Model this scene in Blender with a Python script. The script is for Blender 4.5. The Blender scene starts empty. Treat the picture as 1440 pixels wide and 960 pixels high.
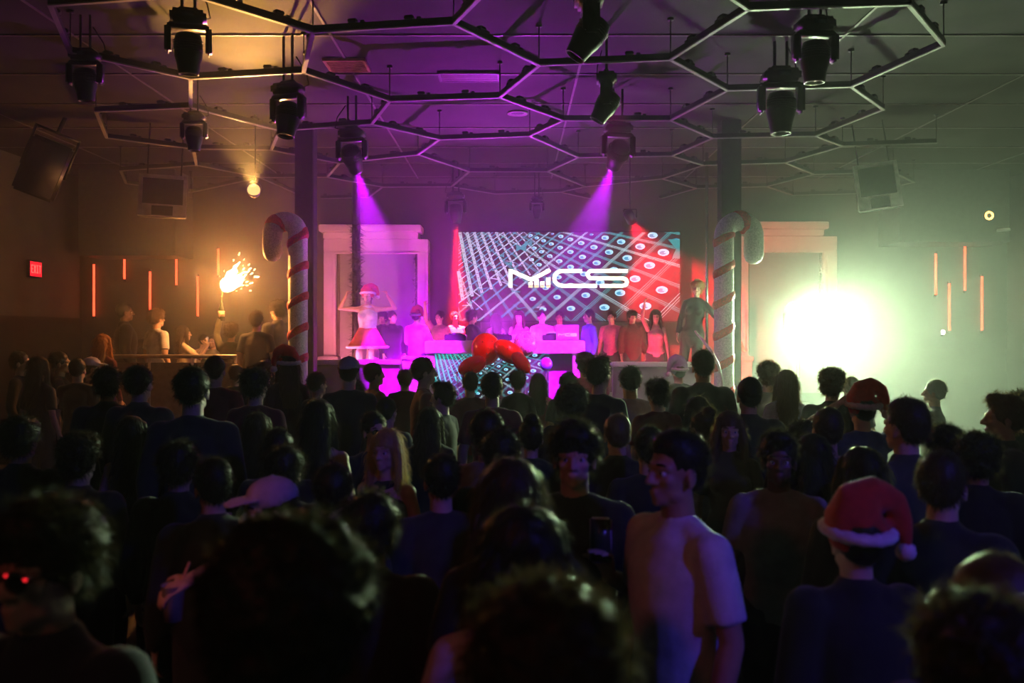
import bpy, bmesh, math, random
from mathutils import Vector, Matrix, noise
V = Vector
PI = math.pi
SC = bpy.context.scene
COL = SC.collection
F, HY, ZC = 1200.0, 468.0, 2.03          # focal length in px of a 1440x960 frame, horizon row, camera height
random.seed(7)

def P(px, py, d):
    """point seen at pixel (px, py) at distance d in front of the camera"""
    return V(((px - 720) / F * d, d, ZC - (py - HY) / F * d))

# ------------------------------------------------------------------ materials
MATS = {}
def pm(name, col, rough=.6, metal=0.0, var=.25, scale=12, bump=0.0, bscale=60, trans=0.0, sheen=0.0):
    """procedural principled material, colour broken up by noise"""
    if name in MATS: return MATS[name]
    m = bpy.data.materials.new(name); m.use_nodes = True
    nt = m.node_tree; b = nt.nodes['Principled BSDF']
    tc = nt.nodes.new('ShaderNodeTexCoord')
    n = nt.nodes.new('ShaderNodeTexNoise'); n.inputs['Scale'].default_value = scale; n.inputs['Detail'].default_value = 4
    r = nt.nodes.new('ShaderNodeMapRange')
    r.inputs['From Min'].default_value = .3; r.inputs['From Max'].default_value = .7
    r.inputs['To Min'].default_value = 1 - var; r.inputs['To Max'].default_value = 1 + var
    mx = nt.nodes.new('ShaderNodeVectorMath'); mx.operation = 'SCALE'
    mx.inputs[0].default_value = col[:3]
    nt.links.new(tc.outputs['Object'], n.inputs['Vector'])
    nt.links.new(n.outputs['Fac'], r.inputs['Value'])
    nt.links.new(r.outputs['Result'], mx.inputs['Scale'])
    nt.links.new(mx.outputs['Vector'], b.inputs['Base Color'])
    b.inputs['Roughness'].default_value = rough; b.inputs['Metallic'].default_value = metal
    if trans: b.inputs['Transmission Weight'].default_value = trans
    if sheen: b.inputs['Sheen Weight'].default_value = sheen
    if bump:
        n2 = nt.nodes.new('ShaderNodeTexNoise'); n2.inputs['Scale'].default_value = bscale
        bp = nt.nodes.new('ShaderNodeBump'); bp.inputs['Strength'].default_value = bump; bp.inputs['Distance'].default_value = .01
        nt.links.new(tc.outputs['Object'], n2.inputs['Vector'])
        nt.links.new(n2.outputs['Fac'], bp.inputs['Height']); nt.links.new(bp.outputs['Normal'], b.inputs['Normal'])
    MATS[name] = m; return m

def em(name, col, strength, base=(.02, .02, .02)):
    if name in MATS: return MATS[name]
    m = bpy.data.materials.new(name); m.use_nodes = True
    b = m.node_tree.nodes['Principled BSDF']
    b.inputs['Base Color'].default_value = (*base, 1); b.inputs['Roughness'].default_value = .5
    b.inputs['Emission Color'].default_value = (*col, 1); b.inputs['Emission Strength'].default_value = strength
    MATS[name] = m; return m

def hair_mat(name, col):
    if name in MATS: return MATS[name]
    m = bpy.data.materials.new(name); m.use_nodes = True; nt = m.node_tree
    b = nt.nodes['Principled BSDF']; out = nt.nodes['Material Output']
    tc = nt.nodes.new('ShaderNodeTexCoord')
    n = nt.nodes.new('ShaderNodeTexNoise'); n.inputs['Scale'].default_value = 45
    cr = nt.nodes.new('ShaderNodeValToRGB')
    cr.color_ramp.elements[0].color = (*[c * .5 for c in col], 1); cr.color_ramp.elements[1].color = (*[min(1, c * 1.5) for c in col], 1)
    nt.links.new(tc.outputs['Object'], n.inputs['Vector']); nt.links.new(n.outputs['Fac'], cr.inputs['Fac'])
    nt.links.new(cr.outputs['Color'], b.inputs['Base Color'])
    b.inputs['Roughness'].default_value = .5; b.inputs['Specular IOR Level'].default_value = .45
    t = nt.nodes.new('ShaderNodeBsdfTranslucent'); t.inputs['Color'].default_value = (min(1, col[0] * 2.2 + .07), min(1, col[1] * 2.2 + .06), min(1, col[2] * 2.0 + .02), 1)
    mix = nt.nodes.new('ShaderNodeMixShader'); mix.inputs['Fac'].default_value = .3
    nt.links.new(b.outputs[0], mix.inputs[1]); nt.links.new(t.outputs[0], mix.inputs[2])
    nt.links.new(mix.outputs[0], out.inputs['Surface'])
    MATS[name] = m; return m

BLACK = pm('black_metal', (.012, .012, .013), .45, .3)
BLACKP = pm('black_plastic', (.015, .015, .016), .35)
DARKSTEEL = pm('dark_steel', (.05, .05, .05), .4, .8)
CHROME = pm('chrome', (.6, .6, .62), .2, 1.0, .1)
STRIPM = pm('pale_diffuser', (.24, .22, .21), .55, 0, .1)
CEILM = pm('painted_ceiling', (.040, .036, .035), .75, 0, .3, 1.4, .35, 5)
CEILM.node_tree.nodes['Principled BSDF'].inputs['Specular IOR Level'].default_value = .12
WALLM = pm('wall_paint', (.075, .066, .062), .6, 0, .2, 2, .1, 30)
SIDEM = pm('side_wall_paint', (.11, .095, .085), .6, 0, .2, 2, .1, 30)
FLOORM = pm('floor_vinyl', (.03, .028, .027), .4, 0, .3, 3)
STAGEM = pm('stage_laminate', (.12, .11, .12), .3, 0, .15, 5)
WHITEL = pm('white_laminate', (.82, .80, .80), .35, 0, .03, 4)
MANTEL = pm('painted_mantel', (.66, .60, .57), .5, 0, .06, 5)
MIRROR = pm('mirror_glass', (.30, .28, .32), .42, .6, .1, 2)
REDTINSEL = pm('red_tinsel', (.55, .012, .02), .35, .2, .5, 60, .8, 220)
WHITETINSEL = pm('white_tinsel', (.80, .76, .75), .4, .1, .25, 60, .8, 220)
FUR = pm('white_fur', (.85, .82, .82), .9, 0, .15, 50, .6, 140)
REDFELT = pm('red_felt', (.55, .025, .02), .85, 0, .2, 25, .2, 120, 0, .3)
SKIN = {'a': pm('skin_light', (.62, .40, .30), .5, 0, .08, 20), 'b': pm('skin_tan', (.45, .27, .18), .5, 0, .08, 20), 'c': pm('skin_deep', (.16, .085, .055), .45, 0, .08, 20)}
HAIRC = {'k': hair_mat('hair_black', (.016, .012, .010)), 'd': hair_mat('hair_dark_brown', (.05, .032, .02)), 'm': hair_mat('hair_brown', (.12, .07, .035)),
         'b': hair_mat('hair_blonde', (.42, .28, .12)), 'o': hair_mat('hair_copper', (.36, .17, .05)), 'g': hair_mat('hair_grey', (.35, .33, .31))}
CLOTH = {}
for k, c in dict(black=(.014, .014, .016), charcoal=(.035, .034, .036), white=(.72, .70, .72), grey=(.24, .23, .24), navy=(.02, .025, .06), maroon=(.14, .02, .03),
                 olive=(.06, .06, .03), denim=(.05, .08, .14), cream=(.80, .70, .55), pink=(.62, .30, .36), red=(.5, .03, .03), blue=(.06, .08, .35), lilac=(.42, .34, .5)).items():
    CLOTH[k] = pm('cloth_' + k, c, .85, 0, .15, 18, .25, 160, 0, .15)

# ------------------------------------------------------------------ object helpers
def link(name, me, mat=None, parent=None, loc=None):
    o = bpy.data.objects.new(name, me); COL.objects.link(o)
    if mat is not None and me is not None:
        if len(me.materials) == 0: me.materials.append(mat)
        else:
            o.material_slots[0].link = 'OBJECT'; o.material_slots[0].material = mat
    if parent is not None: o.parent = parent
    if loc is not None: o.location = loc
    return o
def thing(name, label, cat, loc=(0, 0, 0), rz=0, group=None):
    o = bpy.data.objects.new(name, None); COL.objects.link(o)
    o.location = loc; o.rotation_euler = (0, 0, rz); tag(o, label, cat, group); return o
def tag(o, label, cat, group=None):
    o['label'] = label; o['category'] = cat; o['kind'] = 'thing'
    if group: o['group'] = group
    return o
def struct(o): o['kind'] = 'structure'; return o
def mesh_of(bm, name='m', smooth=True):
    me = bpy.data.meshes.new(name); bmesh.ops.recalc_face_normals(bm, faces=bm.faces); bm.to_mesh(me); bm.free()
    if smooth:
        for p in me.polygons: p.use_smooth = True
    return me
def bx(bm, lo, hi, bev=0.0):
    """box from corner lo to corner hi, bevelled edges"""
    lo, hi = V(lo), V(hi)
    r = bmesh.ops.create_cube(bm, size=1)
    vs = r['verts']
    for v in vs: v.co = V(((lo.x + hi.x) / 2 + v.co.x * (hi.x - lo.x), (lo.y + hi.y) / 2 + v.co.y * (hi.y - lo.y), (lo.z + hi.z) / 2 + v.co.z * (hi.z - lo.z)))
    if bev:
        es = list({e for v in vs for e in v.link_edges})
        bmesh.ops.bevel(bm, geom=es, offset=bev, segments=2, affect='EDGES')
def box(name, lo, hi, mat, parent=None, bev=.0):
    bm = bmesh.new(); bx(bm, lo, hi, bev); return link(name, mesh_of(bm, name, False), mat, parent)
def frame_of(t, axis=None):
    t = t.normalized()
    a = V(axis) if axis is not None else (V((1, 0, 0)) if abs(t.x) < .9 else V((0, 1, 0)))
    a = (a - t * a.dot(t))
    if a.length < 1e-5: a = t.orthogonal()
    a.normalize(); return a, t.cross(a)
def tube(bm, pts, radii, seg=14, axis=None, caps=True, rnd=True):
    """swept tube; radii numbers or (a, b) ellipses, a along the axis hint; rounded ends"""
    pts = [V(p) for p in pts]; n = len(pts)
    if not isinstance(radii, (list, tuple)) or (isinstance(radii, tuple)): radii = [radii] * n
    rr = [(r, r) if not isinstance(r, (tuple, list)) else tuple(r) for r in radii]
    rings = []
    def ring(c, a, b, ra, rb):
        return [bm.verts.new(c + a * (ra * math.cos(2 * PI * k / seg)) + b * (rb * math.sin(2 * PI * k / seg))) for k in range(seg)]
    prev = axis
    for i, p in enumerate(pts):
        t = (pts[min(i + 1, n - 1)] - pts[max(i - 1, 0)])
        a, b = frame_of(t, prev)
        if axis is None: prev = a
        if rnd and i == 0:
            for s in (.92, .6): rings.append(ring(p - t.normalized() * (min(rr[0]) * s), a, b, rr[0][0] * math.sqrt(1 - s * s), rr[0][1] * math.sqrt(1 - s * s)))
        rings.append(ring(p, a, b, *rr[i]))
        if rnd and i == n - 1:
            for s in (.6, .92): rings.append(ring(p + t.normalized() * (min(rr[-1]) * s), a, b, rr[-1][0] * math.sqrt(1 - s * s), rr[-1][1] * math.sqrt(1 - s * s)))
    for r0, r1 in zip(rings, rings[1:]):
        for k in range(seg): bm.faces.new((r0[k], r0[(k + 1) % seg], r1[(k + 1) % seg], r1[k]))
    if caps:
        bm.faces.new(rings[0][::-1]); bm.faces.new(rings[-1])
def ell(bm, c, r, rot=None, u=16, v=12):
    res = bmesh.ops.create_uvsphere(bm, u_segments=u, v_segments=v, radius=1)
    M = Matrix.Translation(V(c)) @ (rot.to_4x4() if rot else Matrix.Identity(4)) @ Matrix.Diagonal((*r, 1))
    bmesh.ops.transform(bm, matrix=M, verts=res['verts'])
def lathe(bm, prof, c=(0, 0, 0), M=None, seg=24):
    """profile [(r, z)] turned about Z"""
    vs = []
    M = M or Matrix.Identity(4)
    for r, z in prof: vs.append([bm.verts.new(M @ (V(c) + V((max(r, 1e-4) * math.cos(2 * PI * k / seg), max(r, 1e-4) * math.sin(2 * PI * k / seg), z)))) for k in range(seg)])
    for a, b in zip(vs, vs[1:]):
        for k in range(seg): bm.faces.new((a[k], a[(k + 1) % seg], b[(k + 1) % seg], b[k]))
    bm.faces.new(vs[0][::-1]); bm.faces.new(vs[-1])
def obj(name, bm, mat, parent=None, loc=None, smooth=True): return link(name, mesh_of(bm, name, smooth), mat, parent, loc)
TMP = bpy.data.collections.new('tmp'); COL.children.link(TMP)
def fuse(bm, voxel=.008, smooth=2, ratio=.25, name='body'):
    """fuse overlapping closed shapes into one continuous skin"""
    me = mesh_of(bm, name + '_raw')
    o = bpy.data.objects.new('tmp', me); TMP.objects.link(o)
    m = o.modifiers.new('r', 'REMESH'); m.mode = 'VOXEL'; m.voxel_size = voxel; m.use_smooth_shade = True
    if smooth: s = o.modifiers.new('s', 'SMOOTH'); s.factor = .5; s.iterations = smooth
    if ratio < 1: d = o.modifiers.new('d', 'DECIMATE'); d.ratio = ratio
    dg = bpy.context.evaluated_depsgraph_get()
    out = bpy.data.meshes.new_from_object(o.evaluated_get(dg)); out.name = name
    bpy.data.objects.remove(o); bpy.data.meshes.remove(me)
    for p in out.polygons: p.use_smooth = True
    return out
def poly_prism(bm, pts2, M, depth):
    """extruded polygon; pts2 in local xy of M, depth along local z"""
    a = [bm.verts.new(M @ V((x, y, 0))) for x, y in pts2]; b = [bm.verts.new(M @ V((x, y, depth))) for x, y in pts2]
    n = len(a); bm.faces.new(a[::-1]); bm.faces.new(b)
    for k in range(n): bm.faces.new((a[k], a[(k + 1) % n], b[(k + 1) % n], b[k]))

# ------------------------------------------------------------------ camera
cam = bpy.data.cameras.new('camera'); co = bpy.data.objects.new('camera', cam); COL.objects.link(co)
co.location = (0, 0, ZC); co.rotation_euler = (PI / 2, 0, 0)
cam.sensor_width = 36; cam.lens = 30; cam.shift_y = -12 / 1440; cam.clip_start = .05; cam.clip_end = 100
cam.dof.use_dof = True; cam.dof.focus_distance = 12.5; cam.dof.aperture_fstop = 2.4
SC.camera = co

# ------------------------------------------------------------------ room
ZH = ZC + 2.45      # plane of the hanging hexagon frame
ZCEIL = 4.86
DB = 15.6           # back wall
XL, XR = -7.9, 9.05
struct(box('floor', (XL, -2.5, -.1), (XR, DB, 0), FLOORM))
struct(box('ceiling', (XL - .1, -2.6, ZCEIL), (XR + .1, DB + .1, ZCEIL + .1), CEILM))
struct(box('wall_back', (XL, DB, 0), (XR, DB + .1, ZCEIL), WALLM))
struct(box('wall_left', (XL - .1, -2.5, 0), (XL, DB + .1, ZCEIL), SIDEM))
struct(box('wall_right', (XR, -2.5, 0), (XR + .1, DB + .1, ZCEIL), WALLM))
struct(box('wall_front', (XL, -2.6, 0), (XR, -2.5, ZCEIL), WALLM))
struct(box('wall_bulkhead', (-7.5, 14.75, 3.37), (-5.83, DB, ZCEIL), pm('bulkhead_paint', (.05, .05, .055), .6)))
struct(box('wall_soffit', (6.7, 14.75, 3.6), (8.6, DB, ZCEIL), pm('bulkhead_paint', (.05, .05, .055), .6)))
struct(box('baseboard_left', (XL, -2.5, 0), (XL + .03, DB, 2.3), pm('dark_dado', (.03, .022, .02), .5)))
# seams and joists on the ceiling
bm = bmesh.new()
for i in range(12):
    y = 2.0 + i * 1.22; bx(bm, (XL, y - .012, ZCEIL - .012), (XR, y + .012, ZCEIL), 0)
for i in range(7):
    x = -6.6 + i * 2.44; bx(bm, (x - .012, -2, ZCEIL - .01), (x + .012, DB, ZCEIL), 0)
struct(obj('trim_1', bm, pm('seam_batten', (.12, .10, .10), .5), None, None, False))
# pillars
struct(box('pillar_left', (-2.93, 11.5, 0), (-2.68, 11.75, ZCEIL), pm('pillar_paint', (.03, .028, .03), .5), None, .01))
struct(box('pillar_right', (2.78, 11.3, 0), (3.04, 11.56, ZCEIL), pm('pillar_paint', (.03, .028, .03), .5), None, .01))
struct(box('platform_stage', (-3.25, 12.75, 0), (4.6, DB, .95), STAGEM, None, .01))
struct(box('platform_lounge', (XL, 11.05, 0), (-3.3, DB, .63), STAGEM, None, .01))
struct(box('platform_step', (XL, 10.45, 0), (-4.6, 11.05, .33), STAGEM, None, .01))

# ------------------------------------------------------------------ hexagonal frame under the ceiling
HP = (-8.47724417e-01, 4.56683659e+00, 4.68727771e-01, -1.63156609e-01, 470.065)
OBS = [(440,47),(638,35),(758,93),(703,138),(548,143),(427,103),(792,170),(943,85),(943,170),(745,192),(618,197),(813,222),(770,242),(660,242),(523,175),(588,218),(823,263),(635,263),(960,77),(1052,15),(1278,8),(1327,65),(1197,123),(1023,128),(1242,155),(1147,192),(1002,195),(268,112),(268,152),(272,210),(276,233),(135,158),(365,250),(945,220)]
def hexverts():
    ox, oy, e, th, hy = HP; c, s = math.cos(th), math.sin(th); H = ZH - ZC
    vs, key, edges = [], {}, set()
    def vid(x, y):
        k = (round(x * 50), round(y * 50))
        for dx in (-1, 0, 1):
            for dy in (-1, 0, 1):
                if (k[0] + dx, k[1] + dy) in key: return key[(k[0] + dx, k[1] + dy)]
        key[k] = len(vs); vs.append((x, y)); return key[k]
    for i in range(-8, 9):
        for j in range(-8, 12):
            cx, cy = 1.5 * e * i, math.sqrt(3) * e * (j + .5 * (i % 2))
            ids = [vid(cx + e * math.cos(PI / 3 * k), cy + e * math.sin(PI / 3 * k)) for k in range(6)]
            for a, b in zip(ids, ids[1:] + ids[:1]): edges.add((min(a, b), max(a, b)))
    pos = {}
    for n, (x, y) in enumerate(vs):
        X, Y = x * c - y * s + ox, x * s + y * c + oy
        if Y < 1.6 or Y > 6.7: continue
        px, py = 720 + F * X / Y, hy - F / Y
        if not (55 < px < 1345 and -330 < py < 286): continue
        if py > 160 and px < 125: continue
        best = min(OBS, key=lambda o: (o[0] - px) ** 2 + (o[1] - py) ** 2)
        if (best[0] - px) ** 2 + (best[1] - py) ** 2 < 22 ** 2: px, py = best
        d = H * F / (HY - py) if py < HY - 150 else Y * H
        pos[n] = P(px, py, d); pos[n].z = ZH
    return pos, [e for e in edges if e[0] in pos and e[1] in pos]
hpos, hedges = hexverts()
hexf = thing('hexagonal_ceiling_frame', 'black frame of linked hexagons with pale undersides hanging below the ceiling', 'ceiling frame', (0, 0, ZH))
used = set()
for a, b in hedges:
    p, q = hpos[a], hpos[b]; used |= {a, b}
    L = (q - p).length; ang = math.atan2(q.y - p.y, q.x - p.x)
    bm = bmesh.new(); bx(bm, (0, -.018, .012), (L, .018, .062), .004)
    for u in (.3, .7):
        bx(bm, (L * u - .05, -.03, .062), (L * u + .03, .03, .095), .008); bx(bm, (L * u + .05, -.02, .062), (L * u + .09, .02, .08), .005)
    r = obj('bar', bm, BLACK, hexf, (p.x, p.y, 0), False); r.rotation_euler.z = ang
    bm = bmesh.new(); bx(bm, (-.01, -.020, .0), (L + .01, .020, .012), .004)
    s = obj('light_strip', bm, STRIPM, r, None, False)
for k in sorted(used):
    p = hpos[k]
    bm = bmesh.new(); tube(bm, [(0, 0, .05), (0, 0, ZCEIL - ZH)], .006, 6, rnd=False); lathe(bm, [(.03, ZCEIL - ZH - .02), (.03, ZCEIL - ZH)], seg=10)
    obj('hanger_rod', bm, BLACK, hexf, (p.x, p.y, 0))

# ------------------------------------------------------------------ moving-head stage lights
def stage_light(label, top, pan=0, tilt=0, s=1.0, lens=None, rod=None):
    """yoke-mounted head hung upside down; head axis hangs along -Z and is tilted/panned"""
    t = thing('hanging_stage_light', label, 'stage light', top, pan, 'moving-head stage lights hung from the ceiling frame'); t.scale = (s, s, s)
    zt = rod if rod is not None else (ZCEIL - top.z) / s
    bm = bmesh.new(); tube(bm, [(-.06, 0, zt), (-.06, 0, 0)], .016, 8, rnd=False); tube(bm, [(.06, 0, zt), (.06, 0, 0)], .016, 8, rnd=False); bx(bm, (-.09, -.03, -.02), (.09, .03, .02), .006)
    obj('clamp', bm, BLACK, t)
    bm = bmesh.new(); bx(bm, (-.17, -.125, -.14), (.17, .125, -.02), .03); obj('base', bm, BLACKP, t)
    bm = bmesh.new(); bx(bm, (-.06, -.127, -.10), (.06, -.123, -.05), .0); obj('display', bm, pm('grey_screen', (.06, .07, .08), .2), t)
    yk = bpy.data.objects.new('yoke', None)
    bm = bmesh.new(); bx(bm, (-.19, -.07, -.19), (.19, .07, -.145), .015)
    for sx in (-1, 1): bx(bm, (sx * .19 - .03, -.075, -.44), (sx * .19 + .03, .075, -.16), .025)
    obj('yoke', bm, BLACKP, t)
    bm = bmesh.new()
    lathe(bm, [(.06, .17), (.115, .15), (.135, .08), (.14, 0), (.13, -.07), (.112, -.13), (.10, -.21), (.098, -.235), (.085, -.235), (.085, -.2), (.0, -.2)], seg=24)
    for k in range(5): lathe(bm, [(.137, .09 - k * .022), (.146, .085 - k * .022), (.146, .08 - k * .022), (.137, .075 - k * .022)], seg=24)
    h = obj('head', bm, BLACKP, t, (0, 0, -.40)); h.rotation_euler = (tilt, 0, 0)
    bm = bmesh.new(); lathe(bm, [(0.0, -.214), (.06, -.217), (.084, -.205), (.084, -.195)], seg=24)
    obj('lens', bm, lens or pm('dark_lens', (.03, .03, .04), .05), h)
    bm = bmesh.new(); tube(bm, [(.1, .1, -.05), (.2, .12, -.02), (.17, .12, .12), (.07, .06, min(zt, .3))], .008, 8); obj('cable', bm, BLACK, t)
    return t, h
def lampdata(name, kind, col, w, parent=None, loc=(0, 0, 0), angle=30, blend=.3, size=.05, target=None):
    L = bpy.data.lights.new(name, kind); L.color = col; L.energy = w
    if kind == 'SPOT': L.spot_size = math.radians(angle); L.spot_blend = blend
    L.shadow_soft_size = size
    o = bpy.data.objects.new(name, L); COL.objects.link(o); o.location = loc
    if parent is not None: o.parent = parent
    if target is not None: o.rotation_euler = (V(target) - V(loc)).to_track_quat('-Z', 'Y').to_euler()
    return o
PURPLE = (.55, .0, 1.0); MAG = (1, .05, .85); RED = (1, .01, .03)
lens_purple = em('lens_purple', (.7, .1, 1), 14); lens_red = em('lens_red', (1, .05, .03), 14)
def fixture(px, ytop, ybot, d, label, pan=0, tilt=0, **kw):
    top = P(px, ytop, d); s = (ybot - ytop) / F * d / .62
    return stage_light(label, top, pan, tilt, s, **kw)
def aim_angles(src, tgt):
    v = V(tgt) - V(src); tilt = math.acos(max(-1, min(1, -v.z / v.length)))
    return math.atan2(v.x, -v.y) , -tilt      # rotate so that head axis (-Z) leans towards the target
fixture(265, 14, 102, 6.6, 'biggest dark stage light over the amber lit ceiling panel', .3, .12)
fixture(405, 116, 192, 8.1, 'stage light with cable loops hanging beside the amber lit panel', -.4, -.2)
fixture(273, 158, 211, 9.3, 'upright square stage light on the frame corner above the spark fountain', 0, 0)
fixture(829, -14, 84, 6.3, 'stage light tilted sideways and cut off by the top edge of the photo', 1.57, .6)
fixture(853, 102, 172, 7.9, 'hourglass shaped dark stage light directly above the purple beam light', 1.45, .55)
fixture(1146, 24, 114, 6.8, 'dark stage light in front of the dim yellow ceiling panel', .1, .05)
fixture(1098, 96, 186, 8.3, 'faint hazy stage light behind the one by the yellow panel', 0, 0)
fixture(120, 70, 140, 7.6, 'barely visible stage light in the black corner beside the frame', 0, .1)
fixture(755, 276, 306, 14.2, 'small unlit stage light above the middle of the video screen', 0, 0)
def beam_fixture(px, ytop, ybot, d, label, tgt, lens):
    top = P(px, ytop, d); s = (ybot - ytop) / F * d / .62
    src = top + V((0, 0, -.40 * s)); pan, tilt = aim_angles(src, tgt)
    t, h = stage_light(label, top, pan, tilt, s, lens)
    v = (V(tgt) - src).normalized()
    return src + v * (.26 * s)
A1 = P(580, 500, 12.7); A2 = P(770, 482, 12.9)
src1 = beam_fixture(495, 180, 243, 10.2, 'stage light throwing the purple beam beside the santa dancer', A1, lens_purple)
src2 = beam_fixture(869, 172, 240, 9.9, 'stage light throwing the purple beam toward the disc jockeys', A2, lens_purple)
A3 = P(647, 520, 14.8)
src3 = beam_fixture(641, 270, 313, 14.3, 'stage light throwing the red beam down the edge of the screen', A3, lens_red)

# small red can at the screen's other end
A4 = P(948, 430, 15.2); c4 = P(886, 305, 13.6)
t = thing('hanging_par_can', 'small red par can glowing above the end of the screen', 'par can', c4)
v4 = (A4 - c4).normalized(); M4 = v4.to_track_quat('-Z', 'Y').to_matrix().to_4x4()
bm = bmesh.new(); lathe(bm, [(.05, .12), (.08, .1), (.085, -.1), (.08, -.1), (.078, -.06), (0, -.06)], M=M4); obj('can', bm, BLACK, t)
bm = bmesh.new(); lathe(bm, [(0, -.075), (.07, -.072), (.078, -.06)], M=M4); obj('lens', bm, em('lens_red_hot', (1, .25, .15), 30), t)
bm = bmesh.new(); tube(bm, [(-.1, 0, 0), (-.1, 0, .12), (.1, 0, .12), (.1, 0, 0)], .012, 8); tube(bm, [(0, 0, .12), (0, 0, ZCEIL - c4.z)], .012, 8, rnd=False); obj('bracket', bm, BLACK, t)
src4 = c4 + v4 * .13

# warm flood clipped under the frame (lights the ceiling panel)
c5 = P(357, 268, 11.0)
t = thing('hanging_flood_lamp', 'small tilted flood lamp lit warm, hung above the candy cane hook', 'flood lamp', c5)
A5 = P(318, 62, 7.2); A5.z = ZCEIL
v5 = (A5 - c5).normalized(); M5 = v5.to_track_quat('-Z', 'Y').to_matrix().to_4x4()
bm = bmesh.new(); lathe(bm, [(.04, .1), (.07, .08), (.10, -.07), (.095, -.07), (.07, .0), (0, .02)], M=M5); obj('housing', bm, pm('pale_metal', (.5, .45, .42), .4, .5), t)
bm = bmesh.new(); lathe(bm, [(0, -.035), (.085, -.03), (.09, -.02)], M=M5); obj('lens', bm, em('lens_amber', (1, .55, .18), 1.6), t)
bm = bmesh.new(); tube(bm, [(0, .0, .08), (0, .06, .2), (0, .06, ZCEIL - c5.z)], .01, 8); obj('bracket', bm, BLACK, t)
src5 = c5 + v5 * .1

# ------------------------------------------------------------------ ceiling fittings
def vent(label, px, py, w, dpt, mat):
    d = (ZCEIL - ZC) * F / (HY - py); c = P(px, py, d); c.z = ZCEIL
    t = thing('ceiling_vent', label, 'vent', c)
    bm = bmesh.new()
    for a, b in (((-w, -dpt), (w, -dpt + .03)), ((-w, dpt - .03), (w, dpt)), ((-w, -dpt), (-w + .03, dpt)), ((w - .03, -dpt), (w, dpt))): bx(bm, (*a, -.03), (*b, 0), .004)
    obj('frame', bm, mat, t, None, False)
    bm = bmesh.new()
    for i in range(7):
        y = -dpt + .05 + i * (2 * dpt - .1) / 6; bx(bm, (-w + .03, y - .008, -.025), (w - .03, y + .012, -.008), 0)
    obj('slats', bm, mat, t, None, False)
vent('dark slot vent in the purple lit ceiling between hexagon bars', 660, 106, .34, .16, BLACK)
vent('metal grille vent glinting at the edge of the amber lit panel', 488, 90, .22, .2, pm('brass_grille', (.5, .36, .14), .35, .8))
d = (ZCEIL - ZC) * F / (HY - 158); c = P(728, 158, d); c.z = ZCEIL
t = thing('ceiling_speaker', 'round flush ceiling speaker with pale rim above the purple cells', 'speaker', c)
bm = bmesh.new(); lathe(bm, [(.13, 0), (.135, -.02), (.11, -.025), (.105, -.012), (.10, -.012)]); obj('rim', bm, STRIPM, t)
bm = bmesh.new(); lathe(bm, [(.0, -.016), (.104, -.011), (.104, -.005)]); obj('grille', bm, BLACK, t)

def speaker_box(label, c, sx, sy, sz, rot):
    t = thing('hanging_speaker', label, 'speaker', c); t.rotation_euler = rot
    bm = bmesh.new(); bx(bm, (-sx / 2, -sy / 2, -sz / 2), (sx / 2, sy / 2, sz / 2), .03); obj('cabinet', bm, BLACKP, t)
    bm = bmesh.new(); bx(bm, (-sx / 2 + .03, -sy / 2 - .012, -sz / 2 + .03), (sx / 2 - .03, -sy / 2, sz / 2 - .03), .008); obj('grille', bm, pm('speaker_mesh', (.02, .02, .025), .6), t)
    bm = bmesh.new(); bx(bm, (-sx / 2 - .03, -.04, -.05), (-sx / 2, .04, sz / 2 + .12), .004); bx(bm, (sx / 2, -.04, -.05), (sx / 2 + .03, .04, sz / 2 + .12), .004); bx(bm, (-sx / 2 - .03, -.04, sz / 2 + .1), (sx / 2 + .03, .04, sz / 2 + .13), .004); tube(bm, [(0, 0, sz / 2 + .12), (0, .1, sz / 2 + .35)], .03, 8); obj('bracket', bm, BLACK, t)
speaker_box('dark loudspeaker box angled down near the side wall above the exit sign', P(62, 236, 11.2), .5, .45, .75, (.25, .35, .5))

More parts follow.
